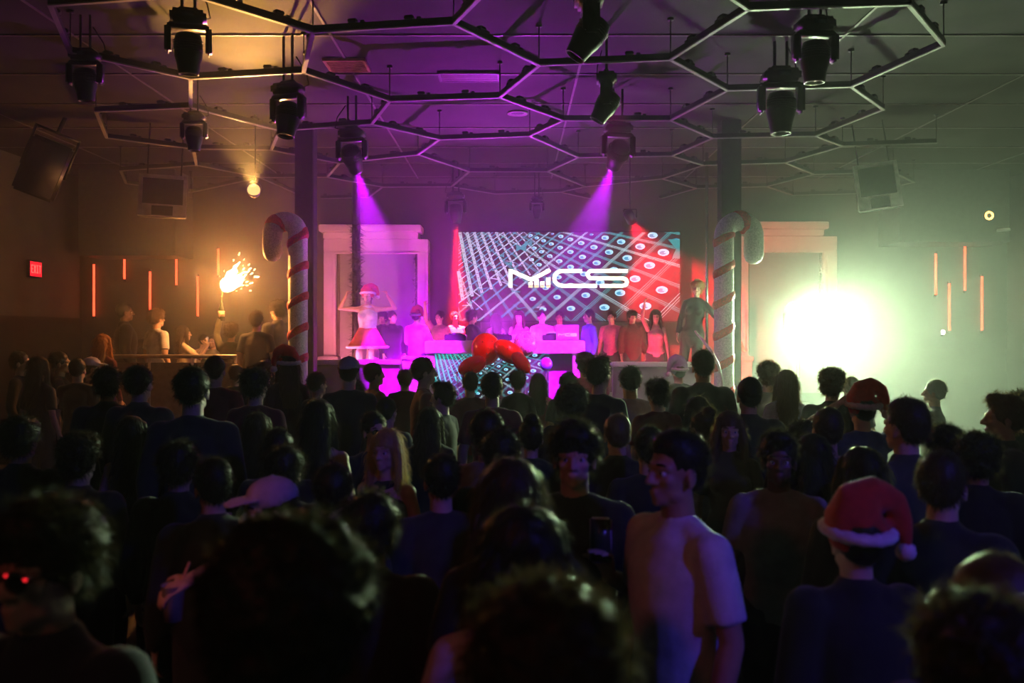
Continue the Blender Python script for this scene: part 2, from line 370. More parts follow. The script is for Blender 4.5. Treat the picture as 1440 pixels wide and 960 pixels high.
def monitor(label, quad, d, mframe, tilt, rz, roll):
    """hanging display with a pale frame and a lower rail with a dark window"""
    c = P(sum(q[0] for q in quad) / 4, sum(q[1] for q in quad) / 4, d)
    w = (quad[1][0] - quad[0][0] + quad[2][0] - quad[3][0]) / 2 / F * d; h = (quad[3][1] - quad[0][1] + quad[2][1] - quad[1][1]) / 2 / F * d
    t = thing('hanging_monitor', label, 'monitor', c); t.rotation_euler = (tilt, roll, rz)
    fr = .05; rail = h * .3; zb, zt = -h / 2, h / 2
    bm = bmesh.new(); bx(bm, (-w / 2, .0, zb), (w / 2, .1, zt), .015); obj('casing', bm, BLACKP, t)
    bm = bmesh.new()
    bx(bm, (-w / 2, -.02, zt - fr), (w / 2, 0, zt), .004); bx(bm, (-w / 2, -.02, zb), (-w / 2 + fr, 0, zt - fr), .004); bx(bm, (w / 2 - fr, -.02, zb), (w / 2, 0, zt - fr), .004)
    bx(bm, (-w / 2 + fr, -.02, zb), (w / 2 - fr, 0, zb + .02), .003); bx(bm, (-w / 2 + fr, -.02, zb + rail - .02), (w / 2 - fr, 0, zb + rail), .003)
    bx(bm, (-w / 2 + fr, -.02, zb + .02), (-w * .22, 0, zb + rail - .02), .003); bx(bm, (w * .22, -.02, zb + .02), (w / 2 - fr, 0, zb + rail - .02), .003)
    obj('bezel', bm, mframe, t, None, False)
    bm = bmesh.new(); bx(bm, (-w / 2 + fr, -.006, zb + rail), (w / 2 - fr, 0, zt - fr), 0); obj('screen', bm, pm('dead_screen', (.03, .032, .035), .25), t, None, False)
    bm = bmesh.new(); bx(bm, (-w * .22, -.005, zb + .02), (w * .22, 0, zb + rail - .02), 0); obj('control_window', bm, pm('dead_screen', (.03, .032, .035), .25), t, None, False)
    for sx in (-.35, .35):
        bm = bmesh.new(); tube(bm, [(sx * w, .06, zt), (sx * w, .06, zt + (ZCEIL - c.z - h / 2))], .01, 8, rnd=False); obj('hanger_rod', bm, BLACK, t)
monitor('hanging framed monitor with purple lit bezel in front of the dark bulkhead', [(200, 243), (266, 248), (256, 307), (194, 304)], 11.4, pm('bezel_grey', (.35, .33, .36), .4), -.1, .25, .03)
monitor('hanging framed monitor with pale bezel above the bright white spotlight', [(1197, 230), (1257, 226), (1270, 294), (1214, 296)], 11.2, pm('bezel_pale', (.62, .58, .58), .4), -.12, -.25, -.12)

# ------------------------------------------------------------------ wall lights, exit sign, ring
tubeM = em('neon_red', (1, .055, .02), 4.5)
for px, y0, y1, lb in [(132, 368, 448, 'long red neon tube nearest the side wall corner'), (175, 360, 396, 'shortest red neon tube tucked under the dark bulkhead'), (211, 378, 448, 'long red neon tube low on the wall above the person in the white tee'),
                       (248, 336, 404, 'highest red neon tube at the edge of the dark bulkhead'), (278, 385, 448, 'thin red neon tube low on the wall beside the spark fountain'), (307, 346, 390, 'faint red neon tube directly behind the spark fountain'),
                       (1316, 353, 418, 'faint red neon tube closest to the white spotlight glare'), (1335, 395, 468, 'low red neon tube beside a tiny bright spark on the hazy wall'), (1357, 335, 412, 'tallest placed red neon tube on the green hazy wall'), (1381, 385, 468, 'last red neon tube on the green hazy wall, below the ring lamp')]:
    a, b = P(px, y1, DB - .06), P(px, y0, DB - .06)
    t = thing('mounted_light_tube', lb, 'neon tube', a, 0, 'red neon tubes on the back wall')
    L = b.z - a.z
    bm = bmesh.new(); tube(bm, [(0, 0, .03), (0, 0, L - .03)], .019, 12); obj('glass_tube', bm, tubeM, t)
    for z in (.0, L - .05):
        bm = bmesh.new(); lathe(bm, [(.024, z), (.026, z + .01), (.026, z + .04), (.02, z + .05)], seg=12); bx(bm, (-.015, .0, z + .01), (.015, .06, z + .04), .003); obj('end_cap', bm, BLACK, t)
t = thing('exit_sign', 'red glowing EXIT sign on the side wall', 'exit sign', (XL, 14.05, 3.08))
bm = bmesh.new(); bx(bm, (0, -.19, -.14), (.06, .19, .14), .008); obj('housing', bm, BLACK, t, None, False)
bm = bmesh.new(); bx(bm, (.06, -.17, -.12), (.066, .17, .12), 0); obj('lit_face', bm, em('exit_red', (1, .012, .03), 1.3), t, None, False)
bm = bmesh.new()
def strokes(bm, segs, o, sx, sz, th, ax, az, n):
    for (x0, y0, x1, y1) in segs:
        p = o + ax * (x0 * sx) + az * (y0 * sz); q = o + ax * (x1 * sx) + az * (y1 * sz); d = (q - p).normalized(); s = d.cross(n) * th / 2
        p -= d * th / 2; q += d * th / 2
        v = [bm.verts.new(w + n * k) for k in (0, .004) for w in (p - s, q - s, q + s, p + s)]
        for f in ((0, 1, 2, 3), (7, 6, 5, 4), (0, 4, 5, 1), (1, 5, 6, 2), (2, 6, 7, 3), (3, 7, 4, 0)): bm.faces.new([v[i] for i in f])
ax, az, nx = V((0, 1, 0)), V((0, 0, 1)), V((1, 0, 0))
for k, segs in enumerate([[(0, 0, 0, 1), (0, 0, .8, 0), (0, .5, .7, .5), (0, 1, .8, 1)], [(0, 0, .8, 1), (0, 1, .8, 0)], [(.4, 0, .4, 1), (.15, 0, .65, 0), (.15, 1, .65, 1)], [(.4, 0, .4, 1), (0, 1, .8, 1)]]):
    strokes(bm, segs, V((.066, -.135 + k * .075, -.06)), .055, .12, .014, ax, az, nx)
obj('lettering', bm, em('exit_letters', (1, .10, .08), 2.2), t, None, False)
t = thing('mounted_ring_lamp', 'small glowing yellow ring lamp high on the hazy wall', 'ring lamp', P(1391, 303, 14.70))
bm = bmesh.new(); tube(bm, [(.06 * math.cos(a * PI / 12), 0, .06 * math.sin(a * PI / 12)) for a in range(25)], .018, 10, rnd=False); obj('ring', bm, em('ring_yellow', (1, .55, .12), 5), t)
bm = bmesh.new(); lathe(bm, [(.085, 0), (.085, .05), (.03, .05)], M=Matrix.Rotation(-PI / 2, 4, 'X')); obj('back_plate', bm, BLACK, t)
t = thing('mounted_camera', 'tiny white security camera below the yellow ring lamp', 'camera', P(1412, 324, 14.64))
bm = bmesh.new(); tube(bm, [(-.1, 0, 0), (.08, 0, .02)], .03, 10); obj('housing', bm, WHITEL, t)
bm = bmesh.new(); tube(bm, [(.05, 0, .02), (.06, .12, .05)], .014, 8); obj('bracket', bm, WHITEL, t)
t = thing('mounted_wall_lamp', 'tiny bright bare bulb at the foot of a red neon tube', 'bulb', P(1326, 467, DB - .08))
bm = bmesh.new(); ell(bm, (0, 0, 0), (.035, .035, .045)); obj('bulb', bm, em('bulb_white', (1, .95, .8), 8), t)
bm = bmesh.new(); lathe(bm, [(.02, -.07), (.022, -.04), (.02, -.03)]); tube(bm, [(0, 0, -.06), (0, .08, -.06)], .012, 8); obj('socket', bm, BLACK, t)

# ------------------------------------------------------------------ video screen with the logo
DS = 15.25
HM = [14.04225, -14.05052, 1.69995, 8.46563, 12.00493, -52.94924, -0.07228, -0.01226]
def hm(i, j):
    w = HM[6] * i + HM[7] * j + 1
    if w < .12: return None
    return (800 + (HM[0] * i + HM[1] * j + HM[2]) / w, 390 + (HM[3] * i + HM[4] * j + HM[5]) / w)
LINE_A = em('led_line_pale', (.46, .70, .76), 1.25); LINE_B = em('led_line_teal', (.05, .46, .52), 1.1); DOTM = em('led_dot', (.36, .68, .9), 1.5); DOTC = em('led_dot_core', (.03, .36, .6), 1.1)
BASEM = em('led_base', (.06, .010, .03), .5, (.015, .015, .015)); STRIPEM = em('led_stripe', (.62, .70, .80), .9); TEALM = em('led_teal', (.03, .42, .46), .8)
LOGOM = em('led_logo', (1, .92, .66), 3.2); LOGOY = em('led_logo_gold', (1, .72, .28), 1.6)
class Px:
    """flat figures drawn on a screen face given in its own picture units"""
    def __init__(s, rect, to3): s.bm = bmesh.new(); s.r = rect; s.to3 = to3; s.z = 0
    def quad(s, pts, mi, lift):
        f = s.bm.faces.new([s.bm.verts.new(s.to3(x, y, lift)) for x, y in pts]); f.material_index = mi
    def clip(s, a, b):
        x0, y0, x1, y1 = s.r; t0, t1 = 0, 1; dx, dy = b[0] - a[0], b[1] - a[1]
        for p, q in ((-dx, a[0] - x0), (dx, x1 - a[0]), (-dy, a[1] - y0), (dy, y1 - a[1])):
            if abs(p) < 1e-9:
                if q < 0: return None
            else:
                t = q / p
                if p < 0: t0 = max(t0, t)
                else: t1 = min(t1, t)
        return None if t0 >= t1 else ((a[0] + dx * t0, a[1] + dy * t0), (a[0] + dx * t1, a[1] + dy * t1))
    def line(s, a, b, w, mi, lift):
        c = s.clip(a, b)
        if not c: return
        a, b = c; d = V((b[0] - a[0], b[1] - a[1]))
        if d.length < .3: return
        n = V((-d.y, d.x)).normalized() * w / 2
        s.quad([(a[0] - n.x, a[1] - n.y), (b[0] - n.x, b[1] - n.y), (b[0] + n.x, b[1] + n.y), (a[0] + n.x, a[1] + n.y)], mi, lift)
    def disc(s, c, rx, ry, mi, lift, n=14):
        x0, y0, x1, y1 = s.r
        if not (x0 + rx < c[0] < x1 - rx and y0 + ry < c[1] < y1 - ry): return
        s.quad([(c[0] + rx * math.cos(2 * PI * k / n), c[1] + ry * math.sin(2 * PI * k / n)) for k in range(n)], mi, lift)
def pattern(px, jmin=-9, jmax=8, dots=True):
    x0, y0, x1, y1 = px.r
    px.quad([(x0, y0), (x1, y0), (x1, y1), (x0, y1)], 0, 0)
    rnd = random.Random(3)
    for fam in (0, 1):
        for k in range(-16, 12):
            for off, w in ((-.035, .5), (.04, .5), (.10, .28)):
                prev = None
                for m in range(-40, 40):
                    c = (k + .5 + off, m * .5) if fam == 0 else (m * .5, k + .5 + off)
                    q = hm(*c)
                    if q is None: prev = None; continue
                    if prev and x0 - 90 < q[0] < x1 + 90:
                        sc = max(.45, min(1.5, 1.1 / (1 + HM[6] * c[0] + HM[7] * c[1]) ** .8))
                        px.line(prev, q, w * sc, 2 if (k + fam) % 3 else 1, .002 + .0006 * (fam + .4 * (k % 2)))
                    prev = q
    if dots:
        for i in range(-12, 9):
            for j in range(-10, 9):
                q = hm(i, j); q2 = hm(i + .5, j - .5)
                if q is None or q2 is None: continue
                r = max(1.8, min(8.5, .26 * abs(q2[0] - q[0]) + .12 * abs(q2[1] - q[1])))
                if q[0] < 745: continue
                px.disc(q, r, r * .62, 3, .004); px.disc((q[0] - r * .1, q[1] + r * .08), r * .6, r * .34, 4, .0046); px.disc((q[0] + r * .3, q[1]), r * .2, r * .16, 3, .0052, 8)
    # fan of bright stripes crowding into one upper corner, dotted along their length
    for k in range(11):
        a = (x0 - 8 + k * 10, y0); b = (x0 + 6 + k * 13.5, y0 + 95 - k * 5)
        px.line(a, b, 4.8 - k * .36, 5, .0052)
        for m in range(14):
            t = (m + .5) / 14; c = (a[0] + (b[0] - a[0]) * t, a[1] + (b[1] - a[1]) * t)
            px.disc(c, .9, .6, 0, .0056, 6)
    for k in range(26):
        c = (x0 + rnd.uniform(8, 120), y0 + rnd.uniform(40, 112)); a = rnd.uniform(-1, 1); l = rnd.uniform(3, 8)
        px.line((c[0] - l, c[1] - l * a), (c[0] + l, c[1] + l * a), rnd.uniform(.6, 1.6), 5 if k % 2 else 6, .006)
    for c, rr in (((733, 349), 7), ((743, 343), 5), ((706, 360), 3), ((716, 371), 4)):
        for k in range(3): px.line((c[0] - rr, c[1] + rr * (k - 1) * .5), (c[0] + rr, c[1] + rr * (1 - k) * .6), rr * .45, 6, .0064)
scr = thing('video_screen', 'large video wall showing the letters MCS over a diamond grid of blue dots', 'screen', P(800, 454, DS))
o3 = P(800, 454, DS)
def to3(x, y, lift): return P(x, y, DS) - o3 + V((0, -lift - .06, 0))
px = Px((645, 327, 955, 451), to3); pattern(px)
for q in ([(938, 337), (955, 337), (955, 364), (944, 363), (950, 350)],): px.quad(q, 6, .007)
me = mesh_of(px.bm, 'lit_face', False); o = link('lit_face', me, None, scr)
for m in (BASEM, LINE_A, LINE_B, DOTM, DOTC, STRIPEM, TEALM): me.materials.append(m)
a, b = to3(643, 453, 0), to3(957, 325, 0)
bm = bmesh.new(); bx(bm, (a.x, -.055, a.z), (b.x, .12, b.z), .01); obj('cabinet', bm, BLACK, scr, None, False)
bm = bmesh.new(); bx(bm, (a.x + .3, -.02, -1.5), (a.x + .42, .1, a.z), .0); bx(bm, (b.x - .42, -.02, -1.5), (b.x - .3, .1, a.z), .0); obj('stand_frame', bm, BLACK, scr, None, False)
def stroke(px, pts, w, mi, lift, n=8):
    """mitred band along a polyline"""
    L = []
    for i, p in enumerate(pts):
        a = V(pts[max(i - 1, 0)]); b = V(pts[min(i + 1, len(pts) - 1)]); d1 = (V(p) - a); d2 = (b - V(p))
        d1 = d1.normalized() if d1.length > 1e-6 else d2.normalized(); d2 = d2.normalized() if d2.length > 1e-6 else d1
        t = (d1 + d2).normalized(); nn = V((-t.y, t.x)); k = 1 / max(.5, nn.dot(V((-d1.y, d1.x))))
        L.append((V(p) + nn * w / 2 * k, V(p) - nn * w / 2 * k))
    for (a, b), (c, d) in zip(L, L[1:]): px.quad([tuple(a), tuple(c), tuple(d), tuple(b)], mi, lift)
def arc(cx, cy, rx, ry, a0, a1, n=8): return [(cx + rx * math.cos(math.radians(a0 + (a1 - a0) * k / n)), cy + ry * math.sin(math.radians(a0 + (a1 - a0) * k / n))) for k in range(n + 1)]
def logo(px, X, Y, s, w, lift, bars=True):
    """M C S strokes in units where the whole word is 168 wide and 25 tall"""
    f = lambda pts: [(X + x * s, Y + y * s) for x, y in pts]
    stroke(px, f([(2.8, 25), (2.8, 2.6), (5, 2.6), (32, 14.5), (58, 1.2)]), w, 0, lift)
    stroke(px, f([(103, 2.2)] + arc(76, 12.6, 12, 10.4, 270, 90)[::1] + [(124, 23)]), w, 0, lift + .0006)
    stroke(px, f([(167, 2.2)] + arc(117, 7.4, 6, 5.2, 270, 90) + arc(160, 17.8, 6, 5.2, -90, 90) + [(128, 23)]), w, 0, lift + .0012)
    if bars:
        for x, y0 in ((28, 18), (36.3, 14.5), (44.6, 17), (52.8, 11.5)):
            px.quad(f([(x, 25.5), (x + 6, 25.5), (x + 6, 22.8), (x, 22.8)]), 1, lift); px.quad(f([(x, 22), (x + 6, 22), (x + 6, y0), (x, y0)]), 0, lift)
px = Px((0, 0, 2000, 2000), to3); logo(px, 715, 379, 1.0, 5.2, .012)
me = mesh_of(px.bm, 'logo_lettering', False); o = link('logo_lettering', me, None, scr); me.materials.append(LOGOM); me.materials.append(LOGOY)

# ------------------------------------------------------------------ mantel frames on the back wall
def mantel(label, pxs, d, garland=True):
    x0, x1, ix0, ix1, ytop, ylint, yop, cx0, cx1 = pxs
    c = P((x0 + x1) / 2, HY, d); Z = lambda y: P(0, y, d).z - c.z; X = lambda x: (x - (x0 + x1) / 2) / F * d
    zb = .95 - c.z
    t = thing('mantel_frame', label, 'mantel', c)
    bm = bmesh.new(); bx(bm, (X(cx0), -.28, Z(ytop + 10)), (X(cx1), .3, Z(ytop)), .012); bx(bm, (X(cx0) + .06, -.2, Z(ylint)), (X(cx1) - .06, .3, Z(ytop + 10)), .012); obj('cornice', bm, MANTEL, t, None, False)
    bm = bmesh.new(); bx(bm, (X(x0), -.12, Z(yop)), (X(x1), .3, Z(ylint)), .01); bx(bm, (X(ix0) - .03, -.14, Z(yop) - .03), (X(ix1) + .03, .0, Z(yop)), .008); obj('lintel', bm, MANTEL, t, None, False)
    for a, b in ((x0, ix0), (ix1, x1)):
        bm = bmesh.new(); bx(bm, (X(a), -.12, zb), (X(b), .3, Z(yop)), .01); bx(bm, (X(a) + .05, -.14, zb + .75), (X(b) - .05, -.11, Z(yop) - .06), .01)
        j = obj('jamb', bm, MANTEL, t, None, False)
        bm = bmesh.new(); bx(bm, (X(a) - .06, -.22, zb), (X(b) + .04, .1, zb + .62), .012); bx(bm, (X(a) - .08, -.24, zb + .58), (X(b) + .06, .1, zb + .66), .01); obj('plinth', bm, MANTEL, j, None, False)
    bm = bmesh.new(); bx(bm, (X(ix0), .02, zb), (X(ix1), .06, Z(yop)), 0); obj('mirror', bm, MIRROR, t, None, False)
    bm = bmesh.new(); w = .05
    for a, b in ((X(ix0), X(ix0) + w), (X(ix1) - w, X(ix1))): bx(bm, (a, -.02, zb + .7), (b, .03, Z(yop)), .006)
    obj('mirror_edge', bm, pm('dark_gilt', (.12, .09, .07), .35, .6), t, None, False)
    if garland:
        rnd = random.Random(5); bm = bmesh.new()
        for k in range(160):
            z = rnd.uniform(Z(452), Z(362)); a = rnd.uniform(0, 6.28); r = rnd.uniform(.02, .07)
            p = V((X(ix1) - .02 + math.cos(a) * r, -.03 + math.sin(a) * r * .5, z)); q = V((rnd.uniform(-.03, .03), rnd.uniform(-.02, .02), rnd.uniform(-.03, .03)))
            n = q.cross(V((0, 1, .2))).normalized() * .007
            vs = [bm.verts.new(v) for v in (p - n, p + n, p + q + n, p + q - n)]; bm.faces.new(vs)
        tube(bm, [(X(ix1) - .02, -.03, Z(455)), (X(ix1) - .02, -.03, Z(360))], .01, 6)
        obj('tinsel_garland', bm, pm('silver_tinsel', (.7, .7, .72), .15, 1.0), t, None, False)
mantel('pale mantel frame round a mirror behind the santa dancer', (457, 603, 474, 588, 318, 337, 355, 453, 594), 15.35)
mantel('pale mantel frame half lost in the white spotlight glare', (1034, 1174, 1050, 1156, 314, 333, 353, 1038, 1158), 15.35)

# dark garlanded pole in front of the first mantel
t = thing('garland_pole', 'dark pole wrapped in bushy garland behind the santa dancer', 'pole', P(501, HY, 14.1) * V((1, 1, 0)) if False else V((P(501, HY, 14.1).x, 14.1, .95)))
bm = bmesh.new(); tube(bm, [(0, 0, 0), (0, 0, ZCEIL - .95)], .07, 12, rnd=False); obj('pole', bm, BLACK, t)
rnd = random.Random(9); bm = bmesh.new()
for k in range(900):
    z = rnd.uniform(.1, 2.9); a = rnd.uniform(0, 6.28); p = V((math.cos(a) * .07, math.sin(a) * .07, z))
    q = V((math.cos(a + rnd.uniform(-.6, .6)), math.sin(a + rnd.uniform(-.6, .6)), rnd.uniform(-.6, .6))) * rnd.uniform(.05, .13)
    n = q.cross(V((.2, .3, 1))).normalized() * .012
    bm.faces.new([bm.verts.new(v) for v in (p - n, p + n, p + q)])
obj('garland', bm, pm('dark_needles', (.02, .035, .02), .6), t, None, False)

# dance pole by the second pillar
t = thing('dance_pole', 'thin chrome dance pole standing by the pillar with the hazy candy cane', 'pole', V((P(994, HY, 13.4).x, 13.4, .95)))
bm = bmesh.new(); tube(bm, [(0, 0, 0), (0, 0, ZCEIL - .95)], .025, 12, rnd=False); obj('shaft', bm, CHROME, t)
bm = bmesh.new(); lathe(bm, [(.16, 0), (.16, .012), (.05, .03), (.03, .06)]); obj('foot_plate', bm, CHROME, t)

# ------------------------------------------------------------------ giant candy canes
def candy_cane(label, stem_px, hook_px, d, base_y):
    c = V((P(stem_px, HY, d).x, d, 0)); hx = (hook_px - stem_px) / F * d; R = abs(hx) / 2; sg = 1 if hx > 0 else -1
    ztop = P(0, 311, d).z - R; rad = .125
    path = [V((0, 0, z)) for z in [.0 + k * (ztop) / 24 for k in range(25)]]
    path += [V((sg * R - sg * R * math.cos(a * PI / 14), 0, ztop + R * math.sin(a * PI / 14))) for a in range(1, 15)]
    path += [V((sg * 2 * R, 0, ztop - z)) for z in (.08, .16, .24)]
    t = thing('candy_cane', label, 'candy cane', c)
    bm = bmesh.new(); tube(bm, path, rad, 20, axis=(0, 1, 0)); me = mesh_of(bm, 'cane')
    link('cane', me, WHITETINSEL, t)
    # slanted tinsel bands hugging the tube
    cum = [0]
    for a, b in zip(path, path[1:]): cum.append(cum[-1] + (b - a).length)
    def at(s):
        s = max(0, min(cum[-1] - 1e-4, s)); i = max(k for k in range(len(cum)) if cum[k] <= s); i = min(i, len(path) - 2)
        f = (s - cum[i]) / (cum[i + 1] - cum[i]); return path[i].lerp(path[i + 1], f), (path[i + 1] - path[i]).normalized()
    rnd = random.Random(int(stem_px)); stripes = [(4.9 - k * .0, ) for k in range(0)]
    s = .45; bands = []
    while s < cum[-1] - .1: bands.append(s); s += .40
    for s0 in bands:
        bm = bmesh.new(); seg = 28; rr = rad + .012; rings = []
        for k in range(seg):
            th = 2 * PI * k / seg; row = []
            for u, lift in ((-.055, 0), (-.045, .012), (0, .02), (.045, .012), (.055, 0)):
                p, tg = at(s0 + u + .07 * math.sin(th)); n = V((0, 1, 0)); b = tg.cross(n)
                r = rad - .005 + lift + rnd.uniform(0, .006)
                row.append(bm.verts.new(p + b * (r * math.cos(th + 1.57)) + n * (r * math.sin(th + 1.57))))
            rings.append(row)
        for k in range(seg):
            a, b = rings[k], rings[(k + 1) % seg]
            for m in range(4): bm.faces.new((a[m], a[m + 1], b[m + 1], b[m]))
        obj('tinsel_band', bm, REDTINSEL, t)
    bm = bmesh.new(); lathe(bm, [(.2, 0), (.2, .03), (.14, .05)]); obj('base', bm, BLACK, t)
candy_cane('giant white and red candy cane hooked toward the spark fountain', 419, 383, 11.15, 500)
candy_cane('hazy giant candy cane hooked toward the white spotlight', 1018, 1060, 10.95, 500)

# ------------------------------------------------------------------ stage front, booth, equipment
PAR = pm('parapet_laminate', (.30, .26, .30), .35, 0, .1, 4)
def parapet(label, x0, x1, y, d):
    a = P(x0, y, d); b = P(x1, y, d)
    t = thing('stage_parapet', label, 'parapet', (a.x, d, 0), 0)
    bm = bmesh.new(); bx(bm, (0, 0, 0), (b.x - a.x, .14, a.z - .07), .008); n = max(2, int((b.x - a.x) / .6))
    for k in range(n): bx(bm, ((b.x - a.x) * (k + .06) / n, -.015, .5), ((b.x - a.x) * (k + .94) / n, 0, a.z - .16), .01)
    obj('panel', bm, PAR, t, None, False)
    bm = bmesh.new(); bx(bm, (-.02, -.06, a.z - .07), (b.x - a.x + .02, .2, a.z), .015); obj('ledge', bm, WHITEL, t, None, False)
parapet('low stage parapet with lit ledge below the santa dancer', 440, 562, 506, 12.45)
parapet('low stage parapet with ledge below the dancers by the hazy pillar', 862, 1000, 509, 12.45)
t = thing('stage_pedestal', 'short glowing pedestal block at the end of the parapet by the booth', 'pedestal', V((P(584, HY, 12.12).x, 12.12, 0)))
bm = bmesh.new(); bx(bm, (-.18, 0, 0), (.18, .27, P(0, 506, 12.12).z), .01); obj('block', bm, WHITEL, t, None, False)
bm = bmesh.new(); bx(bm, (-.2, -.02, P(0, 506, 12.12).z), (.2, .29, P(0, 501, 12.12).z), .012); obj('cap', bm, WHITEL, t, None, False)
DBO = 12.6
bc = V((P(709, HY, DBO).x, DBO, 0)); XB = lambda x: P(x, HY, DBO).x - bc.x; ZB = lambda y: P(0, y, DBO).z
booth = thing('dj_booth', 'long white disc jockey booth with a patterned LED front', 'dj booth', bc)
bm = bmesh.new(); bx(bm, (XB(598), -.1, ZB(497)), (XB(822), .75, ZB(479)), .012); obj('counter_top', bm, WHITEL, booth, None, False)
for a, b in ((600, 612), (805, 820)):
    bm = bmesh.new(); bx(bm, (XB(a), -.05, 0), (XB(b), .7, ZB(497)), .008); obj('side_leg', bm, WHITEL, booth, None, False)
bm = bmesh.new(); bx(bm, (XB(612), .2, 0), (XB(805), .25, ZB(497)), 0); obj('back_panel', bm, PAR, booth, None, False)
bm = bmesh.new(); bx(bm, (XB(611), .0, 1.05), (XB(772), .1, ZB(497)), .006); lf = obj('led_panel', bm, BLACK, booth, None, False)
def to3b(x, y, lift):   # same picture, shrunk onto the booth front
    X = 611 + (x - 645) * 161 / 310; Y = 497 + (y - 327) * 161 / 310
    return V((XB(X), -.002 - lift, ZB(Y)))
px = Px((645, 327, 955, 451), to3b); pattern(px)
me = mesh_of(px.bm, 'lit_face', False); o = link('lit_face', me, None, lf)
for m in (em('led_base_dark', (.03, .012, .03), .5), LINE_A, LINE_B, em('led_dot_bright', (.3, .7, .9), 1.6), DOTC, em('led_stripe_teal', (.03, .75, .75), 1.1), TEALM): me.materials.append(m)
ZT = ZB(479)
# laptop, mixer and players on the booth
lap = thing('laptop', 'open laptop with MCS lettering on its lid, on the booth top', 'laptop', V((P(798, HY, 12.8).x, 12.8, ZT)))
bm = bmesh.new(); bx(bm, (-.17, .02, 0), (.17, .26, .018), .005); obj('keyboard_base', bm, pm('laptop_grey', (.3, .3, .32), .4, .5), lap, None, False)
bm = bmesh.new(); bx(bm, (-.17, -.006, 0), (.17, .006, .23), .004); lid = obj('lid', bm, pm('laptop_grey', (.3, .3, .32), .4, .5), lap, (0, .02, .012), False); lid.rotation_euler.x = .2
px = Px((0, 0, 2000, 2000), lambda x, y, l: V((-.14 + x * .28 / 168, -.0075 - l * .2, .10 - y * .28 / 168))); logo(px, 0, 0, 1.0, 6.5, .002, False)
me = mesh_of(px.bm, 'logo_lettering', False); link('logo_lettering', me, em('lid_logo', (1, .5, .9), 1.4), lid)
for x, y, lb in ((640, 12.75, 'flat media player on the booth top near the red balloons'), (778, 12.95, 'flat media player on the booth top beside the laptop'),):
    t = thing('media_player', lb, 'media player', V((P(x, HY, y).x, y, ZT)), 0, 'disc jockey players on the booth')
    bm = bmesh.new(); bx(bm, (-.16, 0, 0), (.16, .38, .09), .01); obj('body', bm, BLACKP, t, None, False)
    bm = bmesh.new(); lathe(bm, [(.11, .09), (.11, .105), (.10, .11), (.03, .11), (.02, .115)], c=(0, .14, 0)); obj('jog_wheel', bm, DARKSTEEL, t)
    bm = bmesh.new(); bx(bm, (-.07, .28, .09), (.07, .36, .13), .006); obj('display', bm, em('player_screen', (.4, .5, 1), .6), t, None, False)
t = thing('dj_mixer', 'black audio mixer with rows of knobs in the middle of the booth', 'mixer', V((P(705, HY, 12.85).x, 12.85, ZT)))
bm = bmesh.new(); bx(bm, (-.16, 0, 0), (.16, .36, .09), .01); obj('body', bm, BLACKP, t, None, False)
for i in range(4):
    for j in range(3):
        bm = bmesh.new(); lathe(bm, [(.014, 0), (.013, .02), (.0, .022)], seg=10); obj('knob', bm, CHROME, t, (-.11 + i * .07, .12 + j * .08, .09))

# balloons tied in front of the booth
BRED = pm('balloon_red', (.80, .008, .015), .22, 0, .05, 6); BCLR = pm('balloon_clear_pink', (.85, .45, .45), .15, 0, .6, 70)
def balloon(label, px_, py_, d, rx, rz, mat, rot=0, conf=0, kind='round'):
    c = P(px_, py_, d); t = thing('balloon', label, 'balloon', (c.x, c.y, 0), 0, 'party balloons tied before the booth')
    R = Matrix.Rotation(rot, 4, 'Y'); T = Matrix.Translation((0, 0, c.z)) @ R
    bm = bmesh.new()
    prof = [(max(.002, rx * math.sin(PI * k / 16) * (1 - .13 * (k < 6) * (6 - k) / 6)), -rz * math.cos(PI * k / 16)) for k in range(17)]
    prof = [(.012, -rz - .03), (.008, -rz - .008)] + prof
    lathe(bm, prof, M=T); b = obj('envelope', bm, mat, t)
    bm = bmesh.new(); k = T @ V((0, 0, -rz - .03)); tube(bm, [k, (k.x * .7, .02, k.z * .6), (0, .02, .0)], .004, 6); obj('ribbon', bm, pm('ribbon_white', (.7, .6, .6), .5), t)
    if conf:
        rnd = random.Random(int(px_)); bm = bmesh.new()
        for q in range(conf):
            u, th = rnd.uniform(-.9, .9), rnd.uniform(PI, 2 * PI); r = math.sqrt(1 - u * u)
            n = V((math.cos(th) * r, math.sin(th) * r, u)); p = V((n.x * rx * 1.01, n.y * rx * 1.01, n.z * rz * 1.01)); a, b2 = frame_of(n)
            s = rnd.uniform(.005, .011); bm.faces.new([bm.verts.new(T @ (p + a * s * math.cos(w) + b2 * s * math.sin(w))) for w in (0, 1.57, 3.14, 4.71)])
        obj('confetti', bm, pm('gold_foil', (.95, .6, .35), .15, .9), t, None, False)
balloon('biggest round red balloon hanging over the LED booth front', 683, 491, 12.22, .215, .235, BRED, 0, 26)
balloon('red balloon below the biggest one, pointing down over the LED panel', 664, 514, 11.84, .125, .21, BRED, 1.15, 8)
balloon('tilted long red balloon between the two round ones', 716, 495, 11.86, .145, .24, BRED, -1.0, 14)
balloon('clear pink balloon speckled with confetti', 739, 483, 12.26, .17, .185, BCLR, 0, 80)
balloon('small red balloon drooping under the confetti balloon', 733, 510, 11.5, .10, .17, BRED, -.7, 12)
balloon('small violet balloon beside the booth leg panel', 768, 512, 12.3, .09, .10, pm('balloon_violet', (.2, .1, .8), .2), 0, 4)

